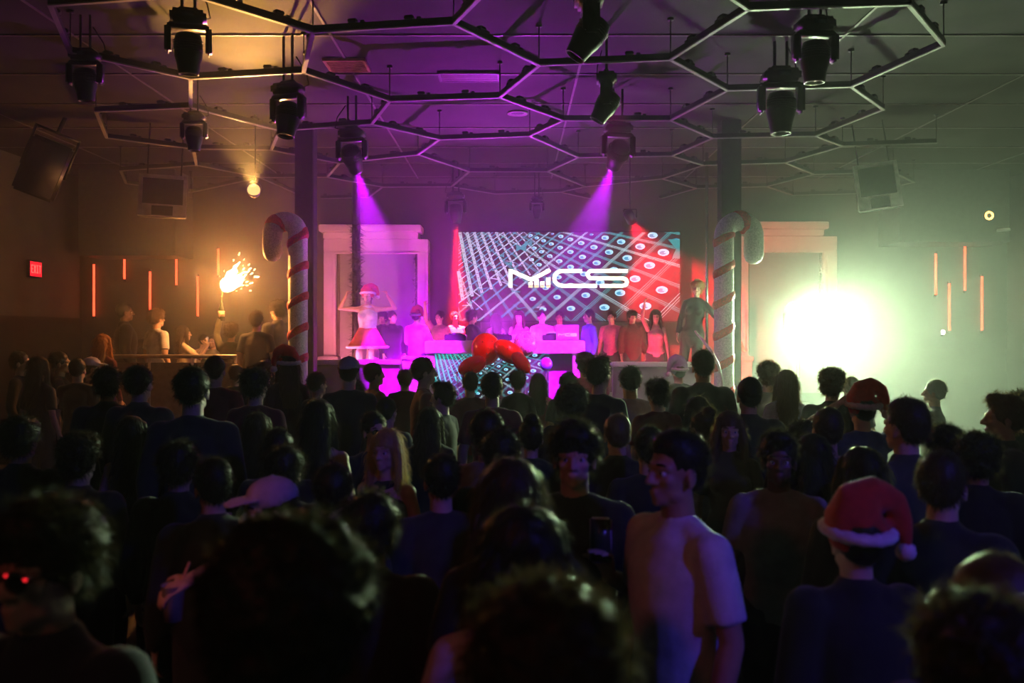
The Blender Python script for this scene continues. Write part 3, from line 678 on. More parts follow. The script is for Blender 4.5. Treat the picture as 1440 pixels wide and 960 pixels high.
# railing of the lounge
ra = P(150, 501, 11.2); rb = P(331, 499, 11.2); rb.z = ra.z
t = thing('lounge_railing', 'metal railing in front of the raised lounge by the spark fountain', 'railing', (ra.x, 11.2, .63))
L = rb.x - ra.x; h = ra.z - .63
bm = bmesh.new(); tube(bm, [(0, 0, h), (L, 0, h)], .026, 12); obj('top_rail', bm, pm('brushed_rail', (.5, .45, .42), .35, .6), t)
bm = bmesh.new(); bx(bm, (0, -.008, .08), (L, .008, h - .08), 0); obj('infill_panel', bm, pm('rail_panel', (.16, .14, .13), .3), t, None, False)
for k in range(4):
    bm = bmesh.new(); tube(bm, [(L * k / 3, .0, 0), (L * k / 3, 0, h)], .022, 10, rnd=False); obj('post', bm, pm('brushed_rail', (.5, .45, .42), .35, .6), t)
# curved pale hose on the right of the stage
t = thing('curved_hose', 'thin pale curved hose arching down from the stage beside the hazy candy cane', 'hose', V((P(1016, HY, 10.3).x, 10.3, 0)))
pts = [P(978, 466, 12.3), P(988, 478, 11.3), P(1000, 493, 10.6), P(1010, 512, 10.4), P(1016, 538, 10.3), V((P(1016, HY, 10.3).x + .02, 10.3, .6)), V((P(1016, HY, 10.3).x, 10.3, .02))]
bm = bmesh.new(); tube(bm, [p - V(t.location) for p in pts], .018, 10); obj('hose', bm, pm('hose_pale', (.7, .68, .6), .4), t)
# red uplight glow built as small solid cones
for x, y0, y1, dd, zb, lb in ((1036, 449, 494, 12.6, 0, 'solid red cone of uplight glow beside the hazy candy cane'), (985, 410, 447, 14.3, .95, 'thin solid red cone of uplight glow on the stage behind the dancer in black')):
    a = P(x, y1, dd); b = P(x, y0, dd); t = thing('red_glow_cone', lb, 'glow cone', (a.x, dd, zb), 0, 'red glow cones')
    r = .13; bm = bmesh.new(); lathe(bm, [(r, a.z - zb), (r * .97, a.z - zb + .03), (r * .45, (a.z + b.z) / 2 - zb - .05), (.03, b.z - zb), (.004, b.z - zb + .03)]); obj('cone', bm, REDFELT, t)
    bm = bmesh.new(); lathe(bm, [(.14, 0), (.14, .02), (.02, .03), (.02, a.z - zb)]); obj('stand', bm, BLACK, t)

# big white moving light facing the room
ca = P(1122, 441, 12.6)
t = thing('blinding_spotlight', 'blinding white spotlight on a stand in front of the hazy mantel', 'spotlight', (ca.x, ca.y, 0))
aimb = ca + V((.10, -.90, -.30)); vb = (aimb - ca).normalized(); MB_ = Matrix.Translation((0, 0, ca.z)) @ vb.to_track_quat('-Z', 'Y').to_matrix().to_4x4()
bm = bmesh.new(); lathe(bm, [(.08, .22), (.13, .2), (.16, .1), (.17, -.12), (.15, -.14), (.15, -.08), (0, -.08)], M=MB_); obj('housing', bm, BLACK, t)
bm = bmesh.new(); lathe(bm, [(0, -.125), (.10, -.12), (.148, -.10)], M=MB_); obj('lens', bm, em('lens_white', (.95, 1, .86), 30), t)
bm = bmesh.new(); tube(bm, [(-.2, 0, ca.z), (-.2, 0, ca.z - .25), (.2, 0, ca.z - .25), (.2, 0, ca.z)], .018, 8); obj('yoke', bm, BLACK, t)
bm = bmesh.new(); tube(bm, [(0, 0, ca.z - .25), (0, 0, .1)], .03, 10); lathe(bm, [(.25, 0), (.25, .02), (.04, .1)]); obj('stand', bm, BLACK, t)
bm = bmesh.new()
for v in bmesh.ops.create_cube(bm, size=1)['verts']: v.co = MB_ @ V((v.co.x * .42, .165 + v.co.y * .012, -.20 + v.co.z * .20))
for sx in (-1, 1):
    for v in bmesh.ops.create_cube(bm, size=1)['verts']: v.co = MB_ @ V((sx * .17 + v.co.x * .02, .12 + v.co.y * .09, -.1 + v.co.z * .06))
obj('light_blocker', bm, BLACK, t, None, False)  # added plate, blocks spotlight rays that would reach the ceiling
srcB = ca + vb * .2

# spark fountain bottle
sp = P(309, 448, 11.75)
t = thing('sparkler_bottle', 'dark bottle with a blazing spark fountain held up above the lounge', 'bottle', sp - V((0, 0, .1)))
bm = bmesh.new(); lathe(bm, [(.04, -.08), (.043, -.06), (.043, .08), (.03, .13), (.014, .17), (.014, .25), (.016, .255)]); obj('glass', bm, pm('bottle_glass', (.03, .05, .02), .1), t)
bm = bmesh.new(); lathe(bm, [(.044, -.02), (.044, .06)]); obj('label', bm, pm('bottle_label', (.6, .45, .3), .6), t)
flame = em('flame', (1, .62, .22), 26); spark = em('spark', (1, .7, .3), 12)
tip = V((.01, 0, .25)); d0 = (P(333, 388, 11.75) - P(309, 440, 11.75)).normalized()
bm = bmesh.new(); rnd = random.Random(4)
def tongue(bm, a, b, w, jit):
    n = 7; pts = [a.lerp(b, k / n) + V((rnd.uniform(-jit, jit), rnd.uniform(-jit, jit), rnd.uniform(-jit, jit))) * (k / n) for k in range(n + 1)]
    tube(bm, pts, [max(.004, w * (math.sin(PI * (k / n) ** .7) * .9 + .12) * (1 - .4 * k / n)) for k in range(n + 1)], 10)
base = P(311, 423, 11.75) - V(t.location)
for tx, ty, w in ((333, 385, .085), (346, 404, .075), (327, 394, .10), (338, 398, .09), (341, 412, .04), (331, 418, .035), (322, 402, .08), (334, 402, .09)):
    tongue(bm, base, P(tx, ty, 11.75 + rnd.uniform(-.1, .1)) - V(t.location), w, .03)
fl = obj('flame', bm, flame, t)
bm = bmesh.new()
for tx, ty in [(351, 391), (356, 393), (357, 403), (353, 412), (347, 396), (334, 371), (341, 379), (345, 416), (337, 421), (352, 399), (348, 386), (326, 380)] + [(rnd.gauss(338, 12), rnd.gauss(402, 12)) for k in range(22)]:
    p = P(tx, ty, 11.75 + rnd.uniform(-.25, .25)) - V(t.location); dr = (p - base).normalized() * rnd.uniform(.008, .028)
    tube(bm, [p - dr, p, p + dr], [.003, rnd.uniform(.005, .011), .002], 6)
obj('sparks', bm, spark, t)
bm = bmesh.new(); tube(bm, [(0, 0, .24), base], .008, 8); obj('sparkler_stick', bm, pm('sparkler_tube', (.6, .5, .3), .4, .6), t)
srcS = P(326, 405, 11.6)

# ------------------------------------------------------------------ people
# a figure faces +Y, 1.75 m tall, its right hand towards +X
def hand(bm, w, d, n, side, curl=.35, s=1.0):
    """palm, four unequal fingers and a thumb; d points along the hand, n out of the palm"""
    d = V(d).normalized(); n = (V(n) - d * V(n).dot(d)).normalized(); l = d.cross(n) * side     # l points to the thumb side
    tube(bm, [w - d * .01, w + d * .04, w + d * .085 * s], [(.026, .019), (.036 * s, .016), (.038 * s, .013)], 12, axis=l)
    for off, L, r in ((.029, .072, .0088), (.010, .082, .0092), (-.010, .075, .0088), (-.029, .058, .0078)):
        p = w + d * .082 * s + l * off * s; q = d.copy(); pts = [p - d * .02, p]
        for k in range(3):
            a = curl * (1 + .25 * k); q = (q * math.cos(a) + n * math.sin(a)).normalized(); p = p + q * L * s * (.45, .32, .23)[k]; pts.append(p)
        tube(bm, pts, [r, r, r * .95, r * .88, r * .75], 8)
    p = w + d * .02 + l * .026; q = (d * .65 + l * .75).normalized(); r1 = p + q * .035; q2 = (q + n * curl * .9 + d * .25).normalized(); r2 = r1 + q2 * .03; q3 = (q2 + n * curl * .6).normalized()
    tube(bm, [p - q * .01, p, r1, r2, r2 + q3 * .02], [.014, .013, .0115, .0105, .008], 8)

def arms_of(pose, sex):
    """[(side, elbow, wrist, hand dir, palm normal, curl)]"""
    w = .92 if sex == 'f' else 1.0
    rest = lambda s: (s, V((s * .235 * w, -.03, 1.13)), V((s * .25 * w, .06, .885)), V((0, .12, -1)), V((-s, 0, 0)), .3)
    A = {1: rest(1), -1: rest(-1)}
    if pose == 'flex':
        for s in (1, -1): A[s] = (s, V((s * .43, .02, 1.405)), V((s * .32, .07, 1.62)), V((-s * .25, .05, 1)), V((-s, .1, 0)), 1.1)
    elif pose == 'phone_up':
        for s in (1, -1): A[s] = (s, V((s * .22, .20, 1.22)), V((s * .10, .36, 1.44)), V((-s * .3, .1, 1)), V((-s, .0, 0)), .5)
    elif pose == 'one_up':
        A[1] = (1, V((.27, .10, 1.60)), V((.24, .17, 1.86)), V((0, .1, 1)), V((-1, .2, 0)), .9)
    elif pose == 'other_up':
        A[-1] = (-1, V((-.27, .10, 1.60)), V((-.24, .17, 1.86)), V((0, .1, 1)), V((1, .2, 0)), .9)
    elif pose == 'reach':
        A[-1] = (-1, V((-.33, .14, 1.58)), V((-.20, .36, 1.46)), V((.25, 1, -.5)), V((.4, -.3, -1)), .45)
    elif pose == 'hold':
        A[-1] = (-1, V((-.24, .06, 1.14)), V((-.14, .29, 1.25)), V((.1, .25, 1)), V((.6, .75, 0)), .75)
    elif pose == 'deck':
        for s in (1, -1): A[s] = (s, V((s * .25, .10, 1.14)), V((s * .17, .36, 1.06)), V((0, 1, -.15)), V((0, 0, -1)), .25)
    elif pose == 'hat':
        for s in (1, -1): A[s] = (s, V((s * .36, .12, 1.50)), V((s * .16, .06, 1.66)), V((-s * .6, -.1, .5)), V((-s, 0, -.4)), .5)
    elif pose == 'wide':
        A[-1] = (-1, V((-.43, .04, 1.36)), V((-.58, .12, 1.56)), V((-.3, .1, 1)), V((1, .2, 0)), .3)
    elif pose == 'down_wide':
        A[-1] = (-1, V((-.36, .06, 1.20)), V((-.50, .16, 1.0)), V((-.4, .4, -.8)), V((.6, .6, 0)), .8)
    return [A[1], A[-1]]
SH = lambda s, sex: V((s * (.150 if sex == 'f' else .172), -.005, 1.385 if sex == 'f' else 1.395))
LAY = {}
def torso_rings(sex, inf=0.0):
    f = sex == 'f'
    return ([(0, -.005, .86), (0, -.005, .95), (0, 0, 1.07), (0, .01, 1.20), (0, .005, 1.31), (0, -.005, 1.39), (0, -.012, 1.445)],
            [(a + inf, b + inf) for a, b in ((.13, .11), (.165 if f else .155, .118), (.118 if f else .14, .095 if f else .108), (.135 if f else .158, .108 if f else .118), (.14 if f else .168, .108 if f else .115), (.125 if f else .145, .088), (.06, .058))])
def body_mesh(pose, sex):
    k = ('body', pose, sex)
    if k in LAY: return LAY[k]
    bm = bmesh.new(); f = sex == 'f'
    # head: cranium, face, jaw, chin, brow, nose, cheeks, lips, ears
    ell(bm, (0, -.012, 1.655), (.075, .096, .093)); ell(bm, (0, .026, 1.608), (.059, .066, .086)); ell(bm, (0, .056, 1.548), (.030 if f else .034, .036, .028)); ell(bm, (0, .076, 1.535), (.019, .017, .015))
    tube(bm, [(-.048, .068, 1.648), (-.02, .086, 1.652), (.02, .086, 1.652), (.048, .068, 1.648)], .0105 if f else .0125, 8)
    tube(bm, [(0, .088, 1.645), (0, .104, 1.622), (0, .112, 1.604)], [.008, .010, .0135], 8)
    for s in (1, -1):
        ell(bm, (s * .012, .098, 1.599), (.010, .010, .008)); ell(bm, (s * .038, .064, 1.608), (.021, .02, .02)); ell(bm, (s * .037 if f else s * .040, .022, 1.560), (.018, .038, .026))
        ell(bm, (s * .077, -.006, 1.615), (.008, .021, .032), Matrix.Rotation(-.2 * s, 3, 'Z')); ell(bm, (s * .078, .002, 1.592), (.006, .012, .014))
    ell(bm, (0, .092, 1.571), (.021, .010, .0065)); ell(bm, (0, .090, 1.559), (.019, .010, .007))
    nr = .048 if f else .056
    tube(bm, [(0, -.018, 1.40), (0, -.012, 1.47), (0, .0, 1.57)], [nr * 1.25, nr, nr * .97], 14)
    p, r = torso_rings(sex); tube(bm, p, r, 20, axis=(1, 0, 0))
    tube(bm, [SH(-1, sex) + V((.02, 0, 0)), (-.06, -.02, 1.44), (.06, -.02, 1.44), SH(1, sex) + V((-.02, 0, 0))], [.045, .04, .04, .045], 12)
    if f:
        for s in (1, -1): ell(bm, (s * .07, .085, 1.27), (.062, .056, .06))
    am = .86 if f else 1.0
    for s, e, w, d, n, c in arms_of(pose, sex):
        sh = SH(s, sex); ell(bm, sh, (.058 * am, .058 * am, .06 * am))
        tube(bm, [sh, sh.lerp(e, .45), e], [.052 * am, .048 * am, .039 * am], 12)
        tube(bm, [e, e.lerp(w, .3), w], [.040 * am, .041 * am, .026 * am], 12)
        hand(bm, w, d, n, s, c, .93 if f else 1.0)
    for s in (1, -1):
        hp = V((s * .088, -.005, .93)); kn = V((s * .10, .02, .50)); an = V((s * .105, -.02, .085))
        tube(bm, [hp, hp.lerp(kn, .4), kn], [.088, .078, .054], 14); tube(bm, [kn, kn.lerp(an, .3) + V((0, -.018, 0)), an], [.053, .056, .034], 14)
        tube(bm, [an + V((0, -.03, -.04)), an + V((s * .01, .07, -.045)), an + V((s * .015, .16, -.062))], [(.034, .036), (.038, .03), (.036, .018)], 12, axis=(1, 0, 0))
    me = fuse(bm, .0068, 2, .22, 'body'); LAY[k] = me; return me
def garment_mesh(kind, pose, sex):
    k = (kind, pose, sex)
    if k in LAY: return LAY[k]
    bm = bmesh.new(); f = sex == 'f'; am = .86 if f else 1.0
    p, r = torso_rings(sex, .017)
    if kind in ('tee', 'long', 'jacket', 'dress', 'tank', 'shirt'):
        inf = {'jacket': .016, 'shirt': .006}.get(kind, 0)
        r = [(a + inf, b + inf) for a, b in r]
        r[-1] = (r[-1][0] - .004, r[-1][1] - .004)
        if kind in ('dress', 'skirted'): p2, r2 = [(0, 0, .56), (0, 0, .72)], [(.20, .165), (.19, .155)]; p = p2 + p; r = r2 + r
        if kind == 'tank': p = p[:-1]; r = r[:-1]; r[-1] = (.10, .085)
        tube(bm, p, r, 22, axis=(1, 0, 0))
        if f and kind != 'jacket':
            for s in (1, -1): ell(bm, (s * .07, .09, 1.27), (.074, .066, .07))
        if kind != 'tank':
            tube(bm, [SH(-1, sex) + V((.01, 0, 0)), (-.062, -.022, 1.437), (.062, -.022, 1.437), SH(1, sex) + V((-.01, 0, 0))], [.058, .052, .052, .058], 14)
            for s, e, w, d, n, c in arms_of(pose, sex):
                sh = SH(s, sex); ell(bm, sh, (.067 * am + inf, .067 * am + inf, .068 * am + inf))
                if kind in ('tee', 'dress'): tube(bm, [sh, sh.lerp(e, .5), sh.lerp(e, .78)], [.068 * am, .066 * am, .064 * am], 14, rnd=False)
                else:
                    tube(bm, [sh, sh.lerp(e, .5), e], [.066 * am + inf, .060 * am + inf, .053 * am + inf], 14); tube(bm, [e, e.lerp(w, .5), e.lerp(w, .97)], [.053 * am + inf, .05 * am + inf, .042 * am], 14, rnd=False)
        if kind in ('jacket', 'shirt'):   # collar
            tube(bm, [(.064 * math.cos(a), -.012 + .062 * math.sin(a), 1.462 - .03 * math.sin(a)) for a in [x * PI / 8 for x in range(-1, 17)]], .014, 8, rnd=False)
        if kind == 'hoodie': pass
    elif kind == 'trousers':
        tube(bm, [(0, -.005, .80), (0, -.005, .92), (0, -.003, 1.0)], [(.15, .12), (.175 if f else .168, .132), (.15, .12)], 18, axis=(1, 0, 0))
        for s in (1, -1): tube(bm, [(s * .088, -.005, .92), (s * .095, .01, .72), (s * .10, .015, .50), (s * .105, -.02, .10)], [.10, .09, .075, .066], 14)
    elif kind == 'skirt':
        n = 40; rings = []
        for z, rx, ry, am_ in ((1.06, .135, .11, 0), (.98, .175, .145, .004), (.86, .225, .19, .012), (.72, .295, .255, .022)):
            rings.append([bm.verts.new(((rx + am_ * math.cos(9 * t)) * math.cos(t), (ry + am_ * math.cos(9 * t)) * math.sin(t), z)) for t in [2 * PI * q / n for q in range(n)]])
        inner = [[bm.verts.new((v.co.x * .94, v.co.y * .94, v.co.z)) for v in rg] for rg in rings]
        for A, B in zip(rings, rings[1:]):
            for q in range(n): bm.faces.new((A[q], A[(q + 1) % n], B[(q + 1) % n], B[q]))
        for A, B in zip(inner, inner[1:]):
            for q in range(n): bm.faces.new((A[q], B[q], B[(q + 1) % n], A[(q + 1) % n]))
        for q in range(n): bm.faces.new((rings[-1][q], rings[-1][(q + 1) % n], inner[-1][(q + 1) % n], inner[-1][q])); bm.faces.new((rings[0][(q + 1) % n], rings[0][q], inner[0][q], inner[0][(q + 1) % n]))
        me = mesh_of(bm, kind); LAY[k] = me; return me
    elif kind == 'skirt_hem':
        n = 72; tube(bm, [((.298 + .022 * math.cos(9 * t)) * math.cos(t), (.258 + .022 * math.cos(9 * t)) * math.sin(t), .715) for t in [2 * PI * q / n for q in range(n + 1)]], .024, 8, rnd=False)
        me = mesh_of(bm, kind); LAY[k] = me; return me
    elif kind == 'boots':
        for s in (1, -1):
            tube(bm, [(s * .105, -.02, .05), (s * .105, -.025, .30), (s * .10, .01, .56)], [.048, .068, .07], 14); tube(bm, [(s * .105, -.05, .05), (s * .115, .06, .045), (s * .12, .15, .03)], [(.044, .046), (.046, .04), (.042, .028)], 12, axis=(1, 0, 0))
    elif kind == 'boot_cuffs':
        for s in (1, -1): tube(bm, [(s * .10, .012, .54), (s * .0985, .012, .64)], [.082, .086], 16)
    elif kind == 'shoe':
        for s in (1,): tube(bm, [(0, -.055, .045), (s * .01, .06, .042), (s * .015, .155, .03)], [(.042, .044), (.045, .04), (.042, .028)], 12, axis=(1, 0, 0))
        me = mesh_of(bm, kind); LAY[k] = me; return me
    me = fuse(bm, .013, 2, .45, kind)
    for v in me.vertices:   # folds
        c = v.co; w = noise.noise(V((c.x * 9, c.y * 9, c.z * 5))) * .006 + noise.noise(V((c.x * 24, c.y * 24, c.z * 11))) * .0022
        v.co += v.normal * w
    LAY[k] = me; return me

CEN = V((0, -.012, 1.65))
def inside_head(p):
    q = p - V((0, -.012, 1.655)); a = (q.x / .076) ** 2 + (q.y / .097) ** 2 + (q.z / .094) ** 2
    q = p - V((0, .028, 1.605)); b = (q.x / .062) ** 2 + (q.y / .067) ** 2 + (q.z / .089) ** 2
    return a < 1 or b < 1
def hair_mesh(style):
    k = ('hair', style)
    if k in LAY: return LAY[k]
    bm = bmesh.new(); amp, fr, L, N, curl, down, wid = .004, 14, .03, 1500, .2, .3, .0016
    if style in ('short', 'fade', 'quiff', 'crop'):
        t = {'short': .012, 'fade': .007, 'quiff': .013, 'crop': .008}[style]
        ell(bm, (0, -.024, 1.672), (.078 + t, .092 + t, .09 + t)); ell(bm, (0, -.05, 1.632), (.07 + t * .6, .058 + t * .8, .075))
        if style == 'fade': ell(bm, (0, -.005, 1.71), (.072, .085, .062))
        if style == 'quiff': ell(bm, (0, .035, 1.742), (.066, .058, .040)); ell(bm, (0, -.02, 1.74), (.07, .08, .035)); L = .045
        if style == 'crop': L = .016
    elif style == 'mop':
        ell(bm, (0, -.02, 1.682), (.103, .116, .098)); ell(bm, (0, -.055, 1.63), (.09, .07, .085)); ell(bm, (0, .045, 1.715), (.078, .06, .05)); amp = .010; L = .05; N = 2200; curl = .5
    elif style == 'curly':
        ell(bm, (0, -.018, 1.70), (.112, .118, .098)); ell(bm, (0, -.055, 1.635), (.095, .07, .08)); ell(bm, (0, .04, 1.735), (.085, .068, .055)); amp = .020; fr = 26; L = .05; N = 3200; curl = 1.3; down = .0
    elif style == 'afro':
        ell(bm, (0, -.03, 1.70), (.145, .145, .132)); ell(bm, (0, -.07, 1.64), (.125, .10, .10)); amp = .018; fr = 24; L = .045; N = 3600; curl = 1.4; down = 0
    elif style in ('long', 'longwave'):
        ell(bm, (0, -.024, 1.675), (.092, .106, .098)); ell(bm, (0, -.05, 1.62), (.095, .075, .10))
        tube(bm, [(0, -.055, 1.66), (0, -.085, 1.5), (0, -.105, 1.36), (0, -.105, 1.22)], [(.09, .06), (.102, .048), (.10, .036), (.07, .016)], 18, axis=(1, 0, 0))
        for s in (1, -1): tube(bm, [(s * .07, .01, 1.70), (s * .09, .015, 1.60), (s * .10, .02, 1.48), (s * .098, .045, 1.34)], [.03, .03, .03, .014], 10)
        amp = .006 if style == 'long' else .014; fr = 11; L = .09; N = 2600; curl = .25 if style == 'long' else .7; down = 1.5
    elif style == 'bun':
        ell(bm, (0, -.024, 1.672), (.086, .102, .096)); ell(bm, (0, -.05, 1.63), (.078, .065, .08)); ell(bm, (0, -.085, 1.765), (.052, .05, .046)); L = .03
    elif style == 'pony':
        ell(bm, (0, -.024, 1.672), (.086, .102, .096)); ell(bm, (0, -.05, 1.63), (.078, .065, .08)); tube(bm, [(0, -.11, 1.70), (0, -.16, 1.66), (0, -.16, 1.54), (0, -.14, 1.40)], [.025, .04, .038, .012], 10); L = .05; down = 1.
    me = fuse(bm, .008, 2, .6, 'hair')
    for v in me.vertices:
        c = v.co; v.co += v.normal * (noise.noise(c * fr) * amp + noise.noise(c * fr * 2.7) * amp * .5)
    me.update()
    # fine strands standing off the surface
    rnd = random.Random(style); b2 = bmesh.new(); b2.from_mesh(me); b2.normal_update()
    fs = [(f.calc_center_median(), f.normal.copy(), f.calc_area()) for f in b2.faces]; fs = [f for f in fs if not inside_head(f[0])]
    cum = []; s = 0
    for f in fs: s += f[2]; cum.append(s)
    import bisect
    for q in range(N):
        c, n, a = fs[min(len(fs) - 1, bisect.bisect(cum, rnd.random() * s))]
        p = c + V((rnd.uniform(-1, 1), rnd.uniform(-1, 1), rnd.uniform(-1, 1))) * .006 - n * .003
        g = (n * .55 + V((0, -.45, -.25 - down)) * (.6 if n.z < .8 else .35) + V((rnd.gauss(0, 1), rnd.gauss(0, 1), rnd.gauss(0, 1))) * .35 * (.5 + curl)).normalized()
        l = L * rnd.uniform(.4, 1.1); sd = g.cross(V((rnd.gauss(0, 1), rnd.gauss(0, 1), rnd.gauss(0, 1)))).normalized() * wid * rnd.uniform(.5, 1)
        m = p + g * l * .5; g2 = (g + V((rnd.gauss(0, 1), rnd.gauss(0, 1), rnd.gauss(0, 1))) * .35 * curl + V((0, 0, -.4 - down * .3))).normalized(); e = m + g2 * l * .5
        vs = [b2.verts.new(x) for x in (p - sd, p + sd, m + sd * .8, m - sd * .8)]; ev = b2.verts.new(e)
        b2.faces.new(vs); b2.faces.new((vs[3], vs[2], ev))
    b2.to_mesh(me); b2.free()
    for p in me.polygons: p.use_smooth = True
    LAY[k] = me; return me
def face_parts(root, brow):
    """eyes and eyebrows"""
    if ('eye',) not in LAY:
        bm = bmesh.new(); ell(bm, (0, 0, 0), (.0125, .0125, .0125)); me = mesh_of(bm, 'eye')
        me.materials.append(pm('eye_white', (.7, .68, .66), .2, 0, .03)); me.materials.append(pm('eye_iris', (.03, .02, .015), .15, 0, .1))
        for f in me.polygons:
            if f.center.y > .0108: f.material_index = 1
        LAY[('eye',)] = me
        bm = bmesh.new(); tube(bm, [(-.018, -.004, 0), (-.006, .002, .004), (.008, .002, .004), (.018, -.006, -.001)], [.003, .0042, .004, .002], 8); LAY[('brow',)] = mesh_of(bm, 'eyebrow')
    for s in (1, -1):
        link('eye', LAY[('eye',)], None, root, (s * .031, .074, 1.631)); o = link('eyebrow', LAY[('brow',)], brow, root, (s * .033, .090, 1.658)); o.rotation_euler.z = -.35 * s
def santa_hat(root, tip=1, size=1.0, col=None, brim=None):
    if ('hat', tip) not in LAY:
        bm = bmesh.new()
        tube(bm, [(0, -.015, 1.672), (0, -.018, 1.72), (.012 * tip, -.022, 1.765), (.055 * tip, -.035, 1.80), (.115 * tip, -.05, 1.775), (.145 * tip, -.06, 1.70), (.15 * tip, -.062, 1.63)], [(.098, .112), (.098, .11), (.085, .095), (.062, .066), (.044, .044), (.03, .03), (.018, .018)], 20, axis=(0, 1, 0))
        LAY[('hat', tip)] = fuse(bm, .01, 1, .5, 'santa_hat')
        for v in LAY[('hat', tip)].vertices: v.co += v.normal * noise.noise(v.co * 17) * .008
        bm = bmesh.new(); n = 36; tube(bm, [(.096 * math.cos(t), -.015 + .112 * math.sin(t), 1.672 + .012 * math.sin(t)) for t in [2 * PI * q / n for q in range(n + 1)]], [(.022 + .003 * math.sin(q * 2.3), .034) for q in range(n + 1)], 10, axis=(0, 0, 1), rnd=False)
        bmesh.ops.recalc_face_normals(bm, faces=bm.faces); me = mesh_of(bm, 'fur_brim')
        LAY[('brim', tip)] = me
        bm = bmesh.new(); ell(bm, (.15 * tip, -.062, 1.605), (.034, .034, .034)); me = mesh_of(bm, 'pompom')
        for v in me.vertices: v.co += v.normal * noise.noise(v.co * 70) * .006
        LAY[('pom', tip)] = me
    h = link('santa_hat', LAY[('hat', tip)], col or REDFELT, root); link('fur_brim', LAY[('brim', tip)], brim or FUR, h); link('pompom', LAY[('pom', tip)], FUR, h)
def cap_hat(root, mat, back=False):
    if ('cap', back) not in LAY:
        bm = bmesh.new(); s = -1 if back else 1
        ell(bm, (0, -.016, 1.695), (.09, .108, .078)); ell(bm, (0, -.016, 1.772), (.012, .012, .008))
        tube(bm, [(0, s * .07, 1.69), (0, s * .13, 1.685), (0, s * .175, 1.672)], [(.075, .008), (.072, .007), (.05, .006)], 16, axis=(1, 0, 0))
        LAY[('cap', back)] = fuse(bm, .006, 1, .4, 'cap')
    return link('cap', LAY[('cap', back)], mat, root)
def headband(root, mat):
    bm = bmesh.new(); n = 36; tube(bm, [(.1 * math.cos(t), -.02 + .115 * math.sin(t), 1.69) for t in [2 * PI * q / n for q in range(n + 1)]], (.006, .02), 8, axis=(0, 0, 1), rnd=False); obj('headband', bm, mat, root)
def glasses(root):
    bm = bmesh.new()
    for s in (1, -1):
        tube(bm, [(s * .033 + .026 * math.cos(t), .107, 1.632 + .02 * math.sin(t)) for t in [2 * PI * q / 18 for q in range(19)]], .003, 6, rnd=False); tube(bm, [(s * .059, .105, 1.636), (s * .08, .03, 1.636), (s * .08, -.02, 1.63)], .0025, 6)
    tube(bm, [(-.008, .108, 1.636), (.008, .108, 1.636)], .003, 6); g = obj('sunglasses', bm, BLACKP, root)
    bm = bmesh.new()
    for s in (1, -1): ell(bm, (s * .033, .106, 1.632), (.024, .002, .019))
    obj('dark_lenses', bm, pm('shade_lens', (.01, .01, .012), .03), g)
    return g

def person(label, loc, rz, sc, pose='stand', sex='m', hair='short', hc='k', skin='a', top='tee', cloth='black', bottoms='charcoal', hat=None, face=False, group=None, shoes=False, extra=None, name='person', lean=0):
    r = thing(name, label, 'person', loc, rz, group); r.scale = (sc, sc, sc); r.rotation_euler.x = lean
    link('body', body_mesh(pose, sex), SKIN[skin], r)
    if hat and hair in ('short', 'mop', 'quiff', 'curly'): hair = 'crop'
    if hair: link('hair', hair_mesh(hair), HAIRC[hc], r)
    link({'tee': 'tee_shirt', 'long': 'long_sleeve_top', 'tank': 'sleeveless_top'}.get(top, top), garment_mesh(top, pose, sex), CLOTH[cloth], r)
    if bottoms == 'skirt':
        link('skirt', garment_mesh('skirt', 'x', sex), pm('skirt_felt', (.62, .12, .14), .8, 0, .1, 20), r); h = link('fur_hem', garment_mesh('skirt_hem', 'x', sex), FUR, r)
        link('boots', garment_mesh('boots', 'x', sex), BLACKP, r); link('boot_cuffs', garment_mesh('boot_cuffs', 'x', sex), FUR, r)
    elif top != 'dress': link('trousers', garment_mesh('trousers', 'x', sex), CLOTH[bottoms], r)
    if shoes:
        for s in (1, -1): o = link('shoe', garment_mesh('shoe', 'x', 'm'), BLACKP, r, (s * .107, -.01, .0)); o.scale.x = s
    if hat == 'santa': santa_hat(r, 1)
    elif hat == 'santa2': santa_hat(r, -1)
    elif hat == 'santa_lilac': santa_hat(r, -1, 1, CLOTH['lilac'])
    elif hat == 'cap_pale': cap_hat(r, CLOTH['lilac'])
    elif hat == 'cap_back': cap_hat(r, CLOTH['lilac'], True)
    elif hat == 'cap_dark': cap_hat(r, CLOTH['charcoal'])
    if extra in ('glasses', 'glow'): g = glasses(r)
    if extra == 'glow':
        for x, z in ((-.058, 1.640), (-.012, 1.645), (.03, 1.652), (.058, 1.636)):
            bm = bmesh.new(); ell(bm, (x, .1085, z), (.004, .003, .003)); obj('glint_dot', bm, em('red_glint', (1, .02, .03), 1.6), g)  # small glowing dots put in as the red glints on the glasses
    if extra == 'headband': headband(r, pm('red_band', (.4, .01, .02), .4))
    if face: face_parts(r, HAIRC[hc])
    return r
HW = {'short': .19, 'fade': .175, 'quiff': .19, 'crop': .175, 'mop': .215, 'curly': .24, 'afro': .30, 'long': .21, 'longwave': .22, 'bun': .185, 'pony': .185, None: .17}
HT = {'short': .026, 'fade': .026, 'quiff': .034, 'crop': .022, 'mop': .035, 'curly': .055, 'afro': .085, 'long': .025, 'longwave': .03, 'bun': .06, 'pony': .022, None: 0}

